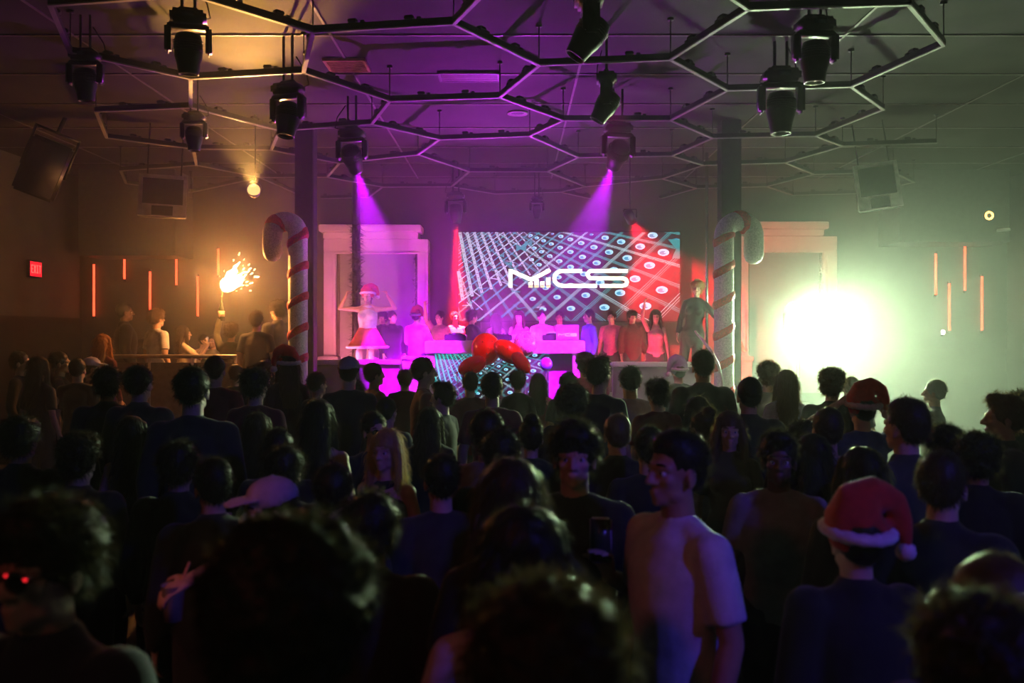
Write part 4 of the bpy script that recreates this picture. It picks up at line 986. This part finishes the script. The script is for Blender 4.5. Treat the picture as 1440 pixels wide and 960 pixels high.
# the dance-floor crowd: px of head centre, row of the hair top, hair width in px, hair, colour, sex, turn, garment, cloth, label, more
G0 = 'standing dance floor crowd'
CROWD = [
 # far row along the stage, from the side wall across
 (30, 493, 20, 'short', 'k', 'm', -80, 'long', 'navy', 'person in profile with a blue lit sleeve at the crowd edge under the exit sign', {'fix': 1}),
 (56, 500, 25, 'long', 'd', 'f', -20, 'tee', 'charcoal', 'woman with long dark hair rim lit orange, beside the person with the blue lit sleeve', {'d': 9.3, 'fix': 1}),
 (85, 493, 19, 'short', 'k', 'm', -70, 'tee', 'black', 'person in profile whose face edge glows orange, next to the long haired woman', {'skin': 'b'}),
 (110, 503, 22, 'crop', 'k', 'm', 0, 'tee', 'black', 'person with round close cropped head in front of the pale striped cap', {}),
 (130, 501, 22, 'short', 'd', 'm', -60, 'tee', 'maroon', 'person in a pale lilac cap with an orange lit jaw', {'hat': 'cap_pale', 'skin': 'b'}),
 (152, 514, 39, 'mop', 'k', 'm', 10, 'jacket', 'black', 'person with thick dark hair in front of the lounge railing end', {}),
 (197, 512, 37, 'short', 'k', 'm', -10, 'jacket', 'charcoal', 'person with short dark hair and visible ears below the white tee on the lounge', {}),
 (272, 514, 46, 'short', 'k', 'm', 0, 'shirt', 'charcoal', 'broad person with square dark hair and a dark shirt with a blue lit shoulder', {'scale_w': 1.05}),
 (303, 499, 27, 'crop', 'k', 'm', 0, 'tee', 'maroon', 'person with a round cropped head against the bright end of the railing', {}),
 (331, 511, 22, 'short', 'm', 'm', 20, 'tee', 'charcoal', 'person with brown hair tips lit, behind the round headed pair below the fountain', {}),
 (360, 514, 40, 'mop', 'k', 'm', -15, 'tee', 'maroon', 'person with full rounded dark hair below the man standing by the candy cane', {}),
 (372, 505, 25, 'quiff', 'k', 'm', 0, 'jacket', 'black', 'person with tousled dark hair just behind the full rounded hair', {}),
 (405, 490, 33, 'long', 'd', 'f', 25, 'long', 'charcoal', 'long haired woman in a pale brimmed santa hat at the foot of the candy cane', {'hat': 'santa2'}),
 (447, 522, 26, 'short', 'd', 'm', -40, 'tee', 'charcoal', 'person beside the santa hat woman raising a hand toward the parapet', {'pose': 'phone_up'}),
 (491, 500, 31, 'short', 'd', 'm', 0, 'tee', 'black', 'person in a pale lilac cap below the santa dancer', {'hat': 'cap_back'}),
 (527, 509, 25, 'short', 'k', 'm', -60, 'tee', 'maroon', 'person in red lit profile below the skirt of the santa dancer', {'skin': 'b'}),
 (498, 534, 33, 'mop', 'k', 'm', 5, 'tee', 'lilac', 'person with round dark hair and a lilac lit tee behind the lilac capped person', {}),
 (447, 559, 50, 'long', 'k', 'f', 0, 'tank', 'black', 'woman with a mass of long black hair and a lit cheek edge', {}),
 (545, 557, 27, 'crop', 'k', 'm', -20, 'tee', 'charcoal', 'person with cropped hair and a pale ear behind the person in dark glasses', {}),
 (527, 578, 37, 'short', 'k', 'm', -150, 'tee', 'black', 'person in dark glasses turned half toward the bar, above the blonde woman', {'extra': 'glasses', 'face': True}),
 (570, 518, 24, 'mop', 'k', 'm', 0, 'tee', 'black', 'person with round dark hair below the glowing pedestal block', {}),
 (597, 501, 29, 'short', 'd', 'm', -75, 'tee', 'maroon', 'person in profile right before the teal stripes of the booth front', {'skin': 'b'}),
 (622, 536, 30, 'quiff', 'k', 'm', 70, 'tee', 'charcoal', 'person with a pale ring of light at the ear, below the LED panel diamonds', {'fix': 1, 'd': 7.0}),
 (661, 522, 26, 'short', 'k', 'm', 10, 'tee', 'maroon', 'person with short dark hair directly below the downward red balloon', {}),
 (692, 522, 34, 'short', 'k', 'm', 0, 'tee', 'maroon', 'person with a glowing ear in front of the dotted part of the LED panel', {'skin': 'b'}),
 (728, 520, 26, 'mop', 'k', 'f', 0, 'tee', 'black', 'person with dark hair below the drooping red balloon', {}),
 (757, 524, 25, 'long', 'k', 'f', 0, 'tank', 'maroon', 'narrow headed woman with straight dark hair before the purple booth panel', {}),
 (799, 523, 28, 'mop', 'k', 'm', 0, 'tee', 'black', 'person with domed dark hair in front of the white booth leg', {}),
 (804, 539, 54, 'afro', 'k', 'm', 0, 'jacket', 'black', 'person with wide bushy hair right behind the domed haircut', {}),
 (843, 500, 33, 'quiff', 'k', 'm', -40, 'tee', 'charcoal', 'tall person with hair swept up, beside the end of the booth', {}),
 (822, 494, 24, 'curly', 'k', 'm', 0, 'tee', 'maroon', 'person with curly hair partly hidden behind the tall swept up haircut', {}),
 (886, 514, 32, 'short', 'k', 'm', 0, 'tee', 'lilac', 'broad person with flat topped hair in a pale lilac tee below the stage parapet', {'scale_w': 1.1}),
 (924, 531, 36, 'mop', 'k', 'm', 20, 'tee', 'maroon', 'person with bowl shaped hair next to the pale lilac tee', {}),
 (954, 503, 25, 'short', 'd', 'm', 10, 'tee', 'charcoal', 'person in a santa hat with violet lit crown below the dancer in black', {'hat': 'santa_lilac'}),
 (988, 491, 31, 'short', 'd', 'm', 0, 'jacket', 'charcoal', 'tall person with rounded hair beside the curved pale hose', {}),
 (978, 556, 42, 'longwave', 'd', 'f', 40, 'tank', 'maroon', 'woman with wavy hair rim lit yellow behind the person in the white tee turned sideways', {}),
 (986, 592, 36, 'bun', 'd', 'f', 30, 'tee', 'lilac', 'woman with tied back hair and a violet lit cheek beside the sideways white tee', {}),
 (1026, 577, 50, 'long', 'm', 'f', 170, 'tee', 'olive', 'woman with centre parted brown hair facing the room, lit yellow on top', {'face': True}),
 (1053, 529, 39, 'crop', 'k', 'm', 0, 'jacket', 'charcoal', 'person with smooth cropped hair and a lit shoulder line before the white glare', {}),
 (1080, 507, 34, 'curly', 'm', 'm', -10, 'tee', 'grey', 'person with frizzy hair glowing yellow beside the white glare', {}),
 (1106, 519, 32, 'long', 'm', 'f', -10, 'tee', 'lilac', 'woman with long hair in front of the white glare, touching the frizzy hair', {}),
 (1170, 516, 40, 'curly', 'm', 'm', -30, 'jacket', 'charcoal', 'person with curly hair and a thin white shoulder line against the glare', {}),
 (1212, 541, 47, 'short', 'k', 'm', 5, 'tee', 'blue', 'person in a red santa hat and blue lit tee, both hands up at the hat', {'hat': 'santa', 'pose': 'hat'}),
 (1196, 529, 26, 'short', 'm', 'm', 0, 'tee', 'grey', 'person whose hair top shows just behind the red hat with raised hands', {}),
 (1163, 571, 46, 'crop', 'd', 'm', 0, 'tee', 'grey', 'person with cropped hair lit orange at one side, before the blue lit tee', {}),
 (1130, 589, 50, 'mop', 'k', 'm', 0, 'jacket', 'black', 'person with smooth dark hair behind the two heads with thin light rims', {}),
 (1095, 604, 64, 'quiff', 'k', 'm', 165, 'tee', 'grey', 'person facing the room in a grey tee with a blue lit shoulder', {'fix': 1, 'd': 3.78, 'face': True, 'skin': 'c'}),
 (1141, 608, 58, 'long', 'k', 'f', 10, 'jacket', 'black', 'dark haired woman with a white rim on her parting, behind the grey tee', {}),
 (1210, 626, 72, 'long', 'k', 'f', 0, 'jacket', 'black', 'woman with long black hair and a pale rim on top, under the blue lit tee', {'fix': 1, 'd': 3.4}),
 (1273, 557, 54, 'fade', 'd', 'm', 25, 'jacket', 'charcoal', 'person with high faded haircut and a brightly lit ear', {'fix': 1, 'd': 3.9}),
 (1313, 533, 28, 'short', 'g', 'm', 60, 'tee', 'grey', 'faint hazy person in profile alone in the green haze', {}),
 (1411, 552, 54, 'quiff', 'm', 'm', 75, 'jacket', 'charcoal', 'person in profile with wavy fringe and a bright line down the face', {'skin': 'b', 'fix': 1, 'd': 4.75}),
 (1437, 548, 40, 'mop', 'k', 'm', 0, 'tee', 'black', 'person cut off by the edge of the photo behind the profile with the bright line', {'d': 5.6}),
 (1328, 602, 60, 'curly', 'k', 'm', 0, 'jacket', 'black', 'person with short curls in front of the green haze', {}),
 (1374, 606, 73, 'curly', 'k', 'm', -20, 'jacket', 'black', 'person with a big rounded curly mop beside the short curls', {'skin': 'b', 'scale_w': 1.05}),
 (1325, 630, 84, 'fade', 'd', 'm', -35, 'jacket', 'black', 'person whose neck and hair edge are traced by a yellow line', {'fix': 1, 'd': 2.96}),
 (1203, 697, 96, 'short', 'k', 'm', 5, 'jacket', 'black', 'person in the large red santa hat seen from behind with hanging pompom', {'hat': 'santa', 'fix': 1, 'd': 2.58}),
 # middle rows
 (868, 580, 44, 'crop', 'm', 'm', 0, 'jacket', 'black', 'person with a close cropped head, rim lit like a pale ring', {'fix': 1}),
 (912, 597, 30, 'short', 'k', 'm', 0, 'tee', 'black', 'dim person showing between the ring lit cropped head and the sideways person', {}),
 (688, 574, 56, 'short', 'k', 'm', -25, 'tee', 'grey', 'person with short hair and a violet lit temple, in a pale grey tee', {}),
 (704, 600, 74, 'mop', 'k', 'm', 0, 'jacket', 'black', 'person with thick hair right in front of the violet lit temple', {'skin': 'b'}),
 (747, 597, 40, 'bun', 'k', 'f', 0, 'tee', 'black', 'woman with a dark topknot beside the thick haired person', {}),
 (808, 588, 80, 'mop', 'k', 'm', 172, 'tee', 'black', 'person facing the room with full fringe and red lit face, holding a phone', {'face': True, 'pose': 'hold', 'fix': 1}),
 (950, 601, 76, 'fade', 'k', 'm', 118, 'tee', 'white', 'person in a white tee turned sideways with red lit cheek and violet lit back', {'face': True, 'skin': 'b', 'd': 2.75, 'fix': 1}),
 (604, 580, 42, 'long', 'k', 'f', 0, 'tee', 'black', 'woman with straight dark hair between the blonde woman and the grey tee', {}),
 (543, 608, 56, 'long', 'b', 'f', 160, 'tank', 'black', 'blonde woman facing the room with a violet lit cheek', {'face': True}),
 (362, 578, 46, 'long', 'd', 'f', 0, 'tee', 'black', 'woman whose long hair is outlined by a thin pink rim', {}),
 (392, 600, 44, 'short', 'k', 'm', 0, 'tee', 'black', 'dim person close beside the pink rimmed hair', {}),
 (30, 583, 60, 'mop', 'k', 'm', 0, 'jacket', 'black', 'black silhouetted person with rounded hair at the photo edge below the blue sleeve', {}),
 (112, 607, 68, 'curly', 'k', 'm', 0, 'jacket', 'black', 'black silhouetted person with bushy hair next to the rounded hair at the photo edge', {}),
 (186, 584, 48, 'long', 'k', 'f', 0, 'tank', 'black', 'black silhouetted woman with straight hair before the broad dark shirt', {}),
 (252, 622, 66, 'mop', 'k', 'm', 0, 'jacket', 'black', 'black silhouetted person with flat rounded hair below the broad dark shirt', {}),
 (300, 650, 60, 'short', 'k', 'm', 30, 'jacket', 'black', 'black silhouetted person with short hair below and beside the flat rounded hair', {}),
 (400, 634, 58, 'mop', 'k', 'm', 0, 'jacket', 'black', 'dim person with dark mop behind the pale capped reaching person', {}),
 (470, 655, 68, 'short', 'k', 'm', 0, 'tee', 'charcoal', 'dim person with short hair below the mass of long black hair', {}),
 (378, 668, 76, 'short', 'k', 'm', 125, 'tee', 'maroon', 'person in a pale peaked cap reaching a bare forearm out with a cup', {'hat': 'cap_pale', 'pose': 'reach', 'face': True, 'd': 3.0, 'fix': 1}),
 (521, 688, 84, 'mop', 'k', 'm', 0, 'jacket', 'black', 'dim person with rounded hair directly in front of the blonde woman', {'d': 2.78, 'fix': 1}),
 (620, 640, 66, 'short', 'k', 'm', 15, 'tee', 'charcoal', 'dim person with short hair next to the long straight dark hair', {}),
 (718, 641, 110, 'long', 'd', 'f', 0, 'tee', 'black', 'woman whose long hair is outlined by a bright yellow curve', {'fix': 1, 'd': 2.42}),
 # nearest rows
 (735, 706, 168, 'longwave', 'k', 'f', 0, 'tee', 'white', 'dark haired person in a white tee with one blue lit shoulder, close to the camera', {'d': 2.0, 'fix': 1, 'scale_w': 1.15}),
 (765, 812, 250, 'curly', 'd', 'm', 0, 'jacket', 'black', 'closest head of all, with blurred curls rim lit yellow', {'fix': 1}),
 (412, 716, 260, 'afro', 'k', 'm', 0, 'jacket', 'black', 'huge black bushy silhouette of a person close to the camera', {'fix': 1}),
 (62, 697, 150, 'mop', 'k', 'm', 165, 'jacket', 'navy', 'black silhouetted person with red glints on glasses in the dark lower corner', {'extra': 'glow', 'face': True}),
 (1392, 772, 132, 'crop', 'm', 'm', 0, 'jacket', 'black', 'person with cropped hair edged yellow, just ahead of the last curly head', {}),
 (1378, 832, 200, 'curly', 'd', 'm', 10, 'jacket', 'black', 'close blurred curly head edged yellow in the lower corner', {}),
]
rows = []
for e in CROWD:
    px_, yt, w, hs, hc, sx, rz, top, cl, lb, kw = e
    wd = HW[hs] * (1.16 if kw.get('hat', '').startswith('santa') else 1.04 if kw.get('hat') else 1.0)
    d = kw.get('d', F * wd / w)
    ht = HT[hs] if not kw.get('hat') else (.06 if kw['hat'].startswith('santa') else .03)
    h = ZC - (yt - HY) / F * d                        # height of the hair top above the floor
    lo, hi = (1.48, 1.82) if sx == 'f' else (1.54, 1.95)
    lo -= .06 * (kw.get('hat') is not None)
    if h > hi + ht: d = min(10.3, (ZC - hi - ht) * F / max(8, yt - HY)); h = ZC - (yt - HY) / F * d
    if h < lo: d = (ZC - lo) * F / max(8, yt - HY); h = lo
    if d > 10.3: d = 10.3; h = ZC - (yt - HY) / F * d
    rows.append([e, d, h, ht])
def sep():
    for it in range(300):
        moved = False
        for i in range(len(rows)):
            for j in range(i + 1, len(rows)):
                a, b = rows[i], rows[j]
                if abs(a[1] - b[1]) > .7: continue
                xa = (a[0][0] - 720) / F * a[1]; xb = (b[0][0] - 720) / F * b[1]
                dx = abs(xa - xb) / .56; dy = abs(a[1] - b[1]) / .37
                if dx < 1 and dy < 1 and dx * dx + dy * dy < 1:
                    need = (math.sqrt(max(0, 1 - dx * dx)) * .37 - abs(a[1] - b[1])) / 2 + .003
                    s = 1 if a[1] >= b[1] else -1
                    fa, fb = a[0][10].get('fix'), b[0][10].get('fix')
                    if fa and fb: continue
                    if fa: b[1] -= s * need * 2
                    elif fb: a[1] += s * need * 2
                    else: a[1] += s * need; b[1] -= s * need
                    moved = True
        if not moved: break
sep()
PEOPLE = []
for e, d, h, ht in rows:
    px_, yt, w, hs, hc, sx, rz, top, cl, lb, kw = e
    d = min(d, 10.6 if px_ > 210 else 10.2)
    h = ZC - (yt - HY) / F * d; sc = h / (1.748 + ht); sc = max(.86, min(1.13, sc))
    x = (px_ - 720) / F * d
    if __import__('os').environ.get('DBG'): print('ROW %5d y%4d d=%.2f h=%.2f sc=%.2f %s' % (px_, yt, d, h, sc, lb))
    r = person(lb, (x, d + .0, 0), math.radians(rz), sc, kw.get('pose', 'stand'), sx, hs, hc, kw.get('skin', 'a'), top, cl, 'charcoal', kw.get('hat'), kw.get('face', False), G0, False, kw.get('extra'))
    if kw.get('scale_w'): r.scale.x *= kw['scale_w']
    PEOPLE.append((lb, r, sc))
def find(s): return next((r, sc) for lb, r, sc in PEOPLE if s in lb)
def world_hand(r, pose, sex, side, fwd):
    """point a little beyond the wrist of a posed figure"""
    for s, e, w, dd, n, c in arms_of(pose, sex):
        if s == side:
            M = Matrix.Translation(r.location) @ r.rotation_euler.to_matrix().to_4x4() @ Matrix.Diagonal((*r.scale, 1)); return M @ (w + dd.normalized() * fwd + n.normalized() * .025), M
# phone held up by the red-lit man
r, sc = find('holding a phone')
hp, M = world_hand(r, 'hold', 'm', -1, .10)
t = thing('phone', 'phone held upright by the red lit person facing the room', 'phone', hp, r.rotation_euler.z)
bm = bmesh.new(); bx(bm, (-.037, -.004, -.04), (.037, .004, .115), .008); obj('casing', bm, pm('phone_back', (.35, .28, .34), .3), t)
bm = bmesh.new(); bx(bm, (-.034, .004, -.035), (.034, .0055, .11), .002); obj('display', bm, pm('dead_screen', (.03, .032, .035), .25), t)
bm = bmesh.new(); bx(bm, (.006, -.006, .07), (.032, -.004, .108), .004); obj('camera_bump', bm, BLACKP, t)
# straw in the reaching man's cup
r, sc = find('reaching a bare forearm')
hp, M = world_hand(r, 'reach', 'm', -1, .07)
t = thing('plastic_cup', 'clear plastic cup with a pale straw in the reaching hand', 'cup', hp + V((0, 0, -.03)))
bm = bmesh.new(); lathe(bm, [(.026, -.05), (.036, .06), (.038, .062), (.034, .058), (.024, -.046)]); obj('cup', bm, pm('cup_plastic', (.5, .42, .40), .2), t)
bm = bmesh.new(); tube(bm, [(-.01, 0, -.04), (.02, 0, .06), (.05, .0, .13)], .004, 8); obj('straw', bm, pm('straw_orange', (.8, .4, .2), .4), t)

# ---- people on the stage and the lounge
def at(px_, ytop, d, zb, ht):
    """place so that the hair top lands on row ytop when standing on height zb"""
    h = ZC - (ytop - HY) / F * d - zb; return V((P(px_, HY, d).x, d, zb)), h / (1.748 + ht)
def put(label, px_, yt, d, zb, rz, hair='short', hat=None, cl=(.82, 1.12), **kw):
    loc, sc = at(px_, yt, d, zb, .065 if hat and hat.startswith('santa') else HT[hair] if hair else 0)
    return person(label, loc, math.radians(rz), max(cl[0], min(cl[1], sc)), hair=hair, hat=hat, **kw)
put('dancing woman in santa hat, white top and fur hemmed skirt with both fists raised', 517, 401, 13.0, 1.20, 180, 'pony', 'santa2', pose='flex', sex='f', hc='d', top='tank', cloth='white', bottoms='skirt', face=True).scale.x *= 1.14
struct(box('platform_dancer', (-2.75, 12.68, .95), (-1.7, 13.5, 1.20), STAGEM, None, .01))
GS = 'people behind and beside the booth'
put('person in a pale shirt and red santa hat with back turned beside the glowing pedestal', 586, 444, 13.4, .95, -20, 'short', 'santa', top='shirt', cloth='pink', group=GS, shoes=True, pose='deck')
put('person in dark clothes standing in the shadow of the mantel beside the santa dancer', 552, 443, 14.3, .95, -140, 'short', None, top='jacket', cloth='black', group=GS, shoes=True, face=True)
put('person in dark clothes half hidden behind the santa dancer', 538, 446, 14.8, .95, 170, 'mop', None, top='jacket', cloth='charcoal', group=GS, shoes=True, face=True)
put('person in a red lit top with a raised hand at the booth end', 618, 452, 14.25, .95, 150, 'short', None, top='tee', cloth='pink', group=GS, pose='one_up', face=True)
put('person in red lit light clothes between the raised hand and the dark haired pair', 640, 453, 14.6, .95, 200, 'short', None, top='tee', cloth='pink', group=GS, hc='m', face=True)
put('dark haired person behind the booth just above the biggest red balloon', 664, 443, 13.75, .95, -60, 'mop', None, top='tee', cloth='navy', group=GS, pose='deck')
put('long haired woman behind the booth beside the biggest red balloon', 697, 440, 14.3, .95, 20, 'long', None, sex='f', hc='k', top='tee', cloth='lilac', group=GS, cl=(.8, 1.2))
put('woman in bright pink beside the disc jockey in white behind the booth', 730, 447, 13.8, .95, 170, 'longwave', None, sex='f', hc='d', top='tank', cloth='pink', group=GS, face=True)
put('disc jockey in a white tee leaning over the booth beside the laptop', 762, 446, 13.75, .95, 195, 'short', None, top='tee', cloth='white', group=GS, pose='deck', face=True, lean=0)
put('disc jockey with dark swept hair bending over the laptop', 787, 440, 14.3, .95, 165, 'quiff', None, top='tee', cloth='pink', group=GS, pose='deck', face=True)
put('person in profile in a violet shirt at the free end of the booth', 828, 452, 13.5, .95, 110, 'short', None, top='shirt', cloth='blue', group=GS, face=True)
put('person in a dim pink tee behind the violet shirt', 860, 446, 14.2, .95, 160, 'short', None, top='tee', cloth='pink', group=GS, face=True)
put('person in dark clothes between the pink tee and the woman with an outstretched arm', 889, 445, 14.0, .95, 190, 'mop', None, top='jacket', cloth='maroon', group=GS, face=True)
put('woman in a pink top with an arm stretched up across the video screen', 922, 443, 13.4, .95, 180, 'long', None, sex='f', hc='d', top='tank', cloth='pink', group=GS, pose='one_up', face=True)
dn = put('tall dancer in black leaning beside the hazy pillar with an arm held out', 966, 392, 13.1, 1.15, 160, 'mop', None, hc='b', sex='f', top='long', cloth='black', group=GS, pose='down_wide', shoes=True, face=True, cl=(.8, 1.0))
dn.rotation_euler.y = -.10
hp, M = world_hand(dn, 'down_wide', 'f', -1, .08)
struct(box('platform_riser', (2.1, 12.85, .95), (3.2, 13.5, 1.15), STAGEM, None, .01))
t = thing('drink_cup', 'violet lit drink cup in the hand of the dancer in black', 'cup', hp)
bm = bmesh.new(); lathe(bm, [(.028, -.06), (.042, .06), (.044, .063), (.038, .058), (.026, -.056)]); obj('cup', bm, CLOTH['white'], t)
bm = bmesh.new(); lathe(bm, [(.045, .06), (.045, .07), (.0, .075)]); obj('lid', bm, CLOTH['lilac'], t)

GL = 'people on the raised lounge'
put('person with shaved sides and orange lit face behind the lounge railing', 176, 425, 12.3, .63, -60, 'crop', None, skin='c', top='jacket', cloth='charcoal', group=GL, face=True, pose='hold')
put('person in a loose white tee with back turned behind the lounge railing', 221, 433, 12.0, .63, -35, 'mop', None, hc='m', top='tee', cloth='white', group=GL, cl=(.8, 1.1))
wm = put('woman in a cream dress raising a phone toward the spark fountain', 259, 457, 12.15, .63, -55, 'long', None, sex='f', hc='d', top='dress', cloth='cream', group=GL, pose='phone_up')
ps = put('person holding the blazing bottle up with a raised arm', 325, 453, 11.75, .63, 0, 'curly', None, hc='d', top='long', cloth='olive', group=GL, pose='other_up', cl=(.8, 1.1))
put('person with an orange lit face and grey top beneath the raised bottle', 300, 474, 12.75, .63, 165, 'short', None, hc='d', top='tee', cloth='grey', group=GL, face=True, cl=(.78, 1.1))
put('tee wearing person in dark with back turned closest to the candy cane fountain side', 361, 437, 11.55, .63, 0, 'quiff', None, hc='d', top='tee', cloth='charcoal', group=GL, cl=(.8, 1.1)).__setitem__('label', 'broad person in a dark tee seen from behind between the fountain and the candy cane')
put('taller dark haired person squeezed between the broad back and the candy cane', 390, 421, 12.0, .63, 60, 'mop', None, top='jacket', cloth='black', group=GL, cl=(.8, 1.15))
put('person with copper curls lit gold at the lower end of the railing', 146, 469, 10.75, .33, -20, 'longwave', None, sex='f', hc='o', top='long', cloth='maroon', group=GL, cl=(.8, 1.1))
put('person with pale top hidden behind the woman in cream and the raised bottle', 285, 478, 13.35, .63, 40, 'short', None, top='tee', cloth='cream', group=GL, cl=(.78, 1.1))
hp, M = world_hand(wm, 'phone_up', 'f', 1, .10)
t = thing('phone', 'dark phone raised by the woman in the cream dress', 'phone', hp, wm.rotation_euler.z)
bm = bmesh.new(); bx(bm, (-.07, -.004, -.04), (.07, .004, .035), .008); obj('casing', bm, BLACKP, t)
bm = bmesh.new(); bx(bm, (-.065, -.0055, -.035), (.065, -.004, .03), .002); obj('display', bm, em('phone_glow', (.9, .7, .5), .5), t)
# move the bottle into the raised hand
hp, M = world_hand(ps, 'other_up', 'm', -1, .06)
bot = bpy.data.objects['sparkler_bottle']; dlt = hp - V(bot.location); bot.location = hp; srcS = srcS + dlt

# ------------------------------------------------------------------ lamps
def lamp_at(name, kind, col, w, loc, target=None, **kw): return lampdata(name, kind, col, w * 4 * PI, None, loc, target=target, **kw)
lamp_at('purple_beam', 'SPOT', PURPLE, 980, src1, A1, angle=29, blend=.5, size=.04)
lamp_at('purple_beam', 'SPOT', PURPLE, 680, src2, A2, angle=29, blend=.5, size=.04)
lamp_at('red_beam', 'SPOT', RED, 4200, src3, A3, angle=15, blend=.3, size=.05)
lamp_at('red_par', 'SPOT', RED, 400, src4, A4, angle=55, blend=.6, size=.05)
lamp_at('amber_flood', 'SPOT', (1, .48, .10), 150, src5, A5, angle=34, blend=.8, size=.04)
lamp_at('white_blaze', 'SPOT', (.72, 1, .55), 300, srcB, aimb, angle=132, blend=1.0, size=.10)
lamp_at('white_spill', 'POINT', (.74, 1, .56), 17, srcB + vb * .25, size=.10)  # added point lamp that fills out the spotlight halo
lamp_at('spark_glow', 'POINT', (1, .34, .075), 15, srcS + V((0, -.05, 0)), size=.08)
# unseen fill lamps without bodies, added to colour the stage and ceiling
lamp_at('stage_fill', 'SPOT', (1, .14, .42), 14, V((-2.9, 12.72, 1.2)), V((-2.2, 13.8, 2.4)), angle=130, blend=.8, size=.08)
lamp_at('stage_fill', 'SPOT', (.62, .03, .9), 230, V((-.2, 13.4, 1.9)), V((-.5, 9.4, 4.8)), angle=100, blend=1, size=.10)
lamp_at('stage_fill', 'SPOT', (1, .05, .62), 15, V((-.6, 12.95, 1.0)), V((-.5, 14.2, 2.2)), angle=140, blend=.8, size=.08)
lamp_at('stage_fill', 'SPOT', (1, .05, .45), 17, V((.7, 12.95, 1.0)), V((.8, 14.2, 2.2)), angle=140, blend=.8, size=.08)
lamp_at('stage_fill', 'SPOT', (1, .04, .14), 10, V((2.0, 12.75, 1.2)), V((2.0, 13.8, 2.2)), angle=130, blend=.8, size=.08)
lamp_at('mantel_fill', 'SPOT', (1, .20, .22), 16, V((-3.0, 13.6, 1.1)), V((-2.5, 15.3, 3.2)), angle=90, blend=.9, size=.08)  # added unseen lamps, brighten the mantels and the mirror
lamp_at('mantel_fill', 'SPOT', (.55, .0, 1), 40, V((-1.75, 13.9, 1.1)), V((-2.2, 15.3, 2.9)), angle=70, blend=.9, size=.08)
lamp_at('mantel_fill', 'SPOT', (1, .16, .10), 14, V((4.3, 13.6, 2.2)), V((5.0, 15.3, 3.8)), angle=80, blend=.9, size=.08)
# unseen lamps added next to the beam heads to brighten dancer and balloons
lamp_at('dancer_fill', 'SPOT', (1, .30, .80), 150, src1 + V((-.06, -.06, .02)), P(511, 440, 13.0), angle=24, blend=.7, size=.04)
lamp_at('balloon_fill', 'SPOT', (1, .05, .10), 190, src2 + V((-.06, -.06, .02)), P(706, 497, 12.2), angle=16, blend=.8, size=.04)
lamp_at('front_fill', 'SPOT', (1, .05, .55), 16, V((1.0, 8.2, 4.3)), V((1.3, 12.2, 1.4)), angle=60, blend=.9, size=.08)  # added unseen lamp tinting the stage front magenta
# blue and dull red wash over the floor from the ceiling rig behind the camera
lamp_at('blue_wash', 'SPOT', (.10, .06, 1), 30, V((4.2, -1.6, 4.4)), V((1.0, 3.0, 1.2)), angle=42, blend=.9, size=.15)
lamp_at('rose_fill', 'SPOT', (1, .26, .20), 8, V((-2.8, -.4, 4.3)), V((-1.15, 2.65, 1.2)), angle=17, blend=.8, size=.10)  # added unseen lamp, lights only the reaching forearm
lamp_at('red_wash', 'SPOT', (1, .12, .12), 3.2, V((-2.2, -1.5, 4.3)), V((.7, 3.6, 1.5)), angle=48, blend=1, size=.15)

# haze filling the room: thin over the near floor, thicker towards the stage, thickened round spotlight and sparks to widen their glow
w = bpy.data.worlds.new('club_haze'); SC.world = w; w.use_nodes = True; nt = w.node_tree
nt.nodes['Background'].inputs['Color'].default_value = (0, 0, 0, 1); nt.nodes['Background'].inputs['Strength'].default_value = 0
vs = nt.nodes.new('ShaderNodeVolumeScatter'); vs.inputs['Color'].default_value = (1, 1, 1, 1); vs.inputs['Anisotropy'].default_value = .15
geo = nt.nodes.new('ShaderNodeNewGeometry'); sx = nt.nodes.new('ShaderNodeSeparateXYZ'); mr = nt.nodes.new('ShaderNodeMapRange')
nt.links.new(geo.outputs['Position'], sx.inputs[0]); nt.links.new(sx.outputs['Y'], mr.inputs['Value'])
for k, v in (('From Min', 5.0), ('From Max', 10.5), ('To Min', .003), ('To Max', .022)): mr.inputs[k].default_value = v
acc = mr.outputs['Result']
for c, rad, dens in ((srcB + V((.7, -.7, 0)), 3.6, .05), (srcS + V((-.05, .2, .05)), 2.1, .08)):
    dn_ = nt.nodes.new('ShaderNodeVectorMath'); dn_.operation = 'DISTANCE'; dn_.inputs[1].default_value = c
    m = nt.nodes.new('ShaderNodeMapRange')
    for k, v in (('From Min', .4), ('From Max', rad), ('To Min', dens), ('To Max', 0)): m.inputs[k].default_value = v
    ad = nt.nodes.new('ShaderNodeMath'); ad.operation = 'ADD'
    nt.links.new(geo.outputs['Position'], dn_.inputs[0]); nt.links.new(dn_.outputs['Value'], m.inputs['Value']); nt.links.new(m.outputs['Result'], ad.inputs[0]); nt.links.new(acc, ad.inputs[1]); acc = ad.outputs[0]
nt.links.new(acc, vs.inputs['Density']); nt.links.new(vs.outputs['Volume'], nt.nodes['World Output'].inputs['Volume'])
w.cycles.volume_step_size = 2.4

# ------------------------------------------------------------------ render settings that belong to the scene's look
SC.view_settings.view_transform = 'Standard'; SC.view_settings.look = 'None'; SC.view_settings.exposure = 0; SC.view_settings.gamma = 1; SC.view_settings.use_curve_mapping = False
try:
    c = SC.cycles
    c.use_denoising = True; c.denoiser = 'OPENIMAGEDENOISE'; c.max_bounces = 5; c.diffuse_bounces = 1; c.glossy_bounces = 2; c.volume_bounces = 0; c.transparent_max_bounces = 64
    c.sample_clamp_indirect = 4; c.sample_clamp_direct = 0; c.caustics_reflective = False; c.caustics_refractive = False; c.use_light_tree = True; c.use_adaptive_sampling = True; c.adaptive_threshold = .2; c.adaptive_min_samples = 14
except Exception as e: print('cycles settings', e)
COL.children.unlink(TMP); bpy.data.collections.remove(TMP)
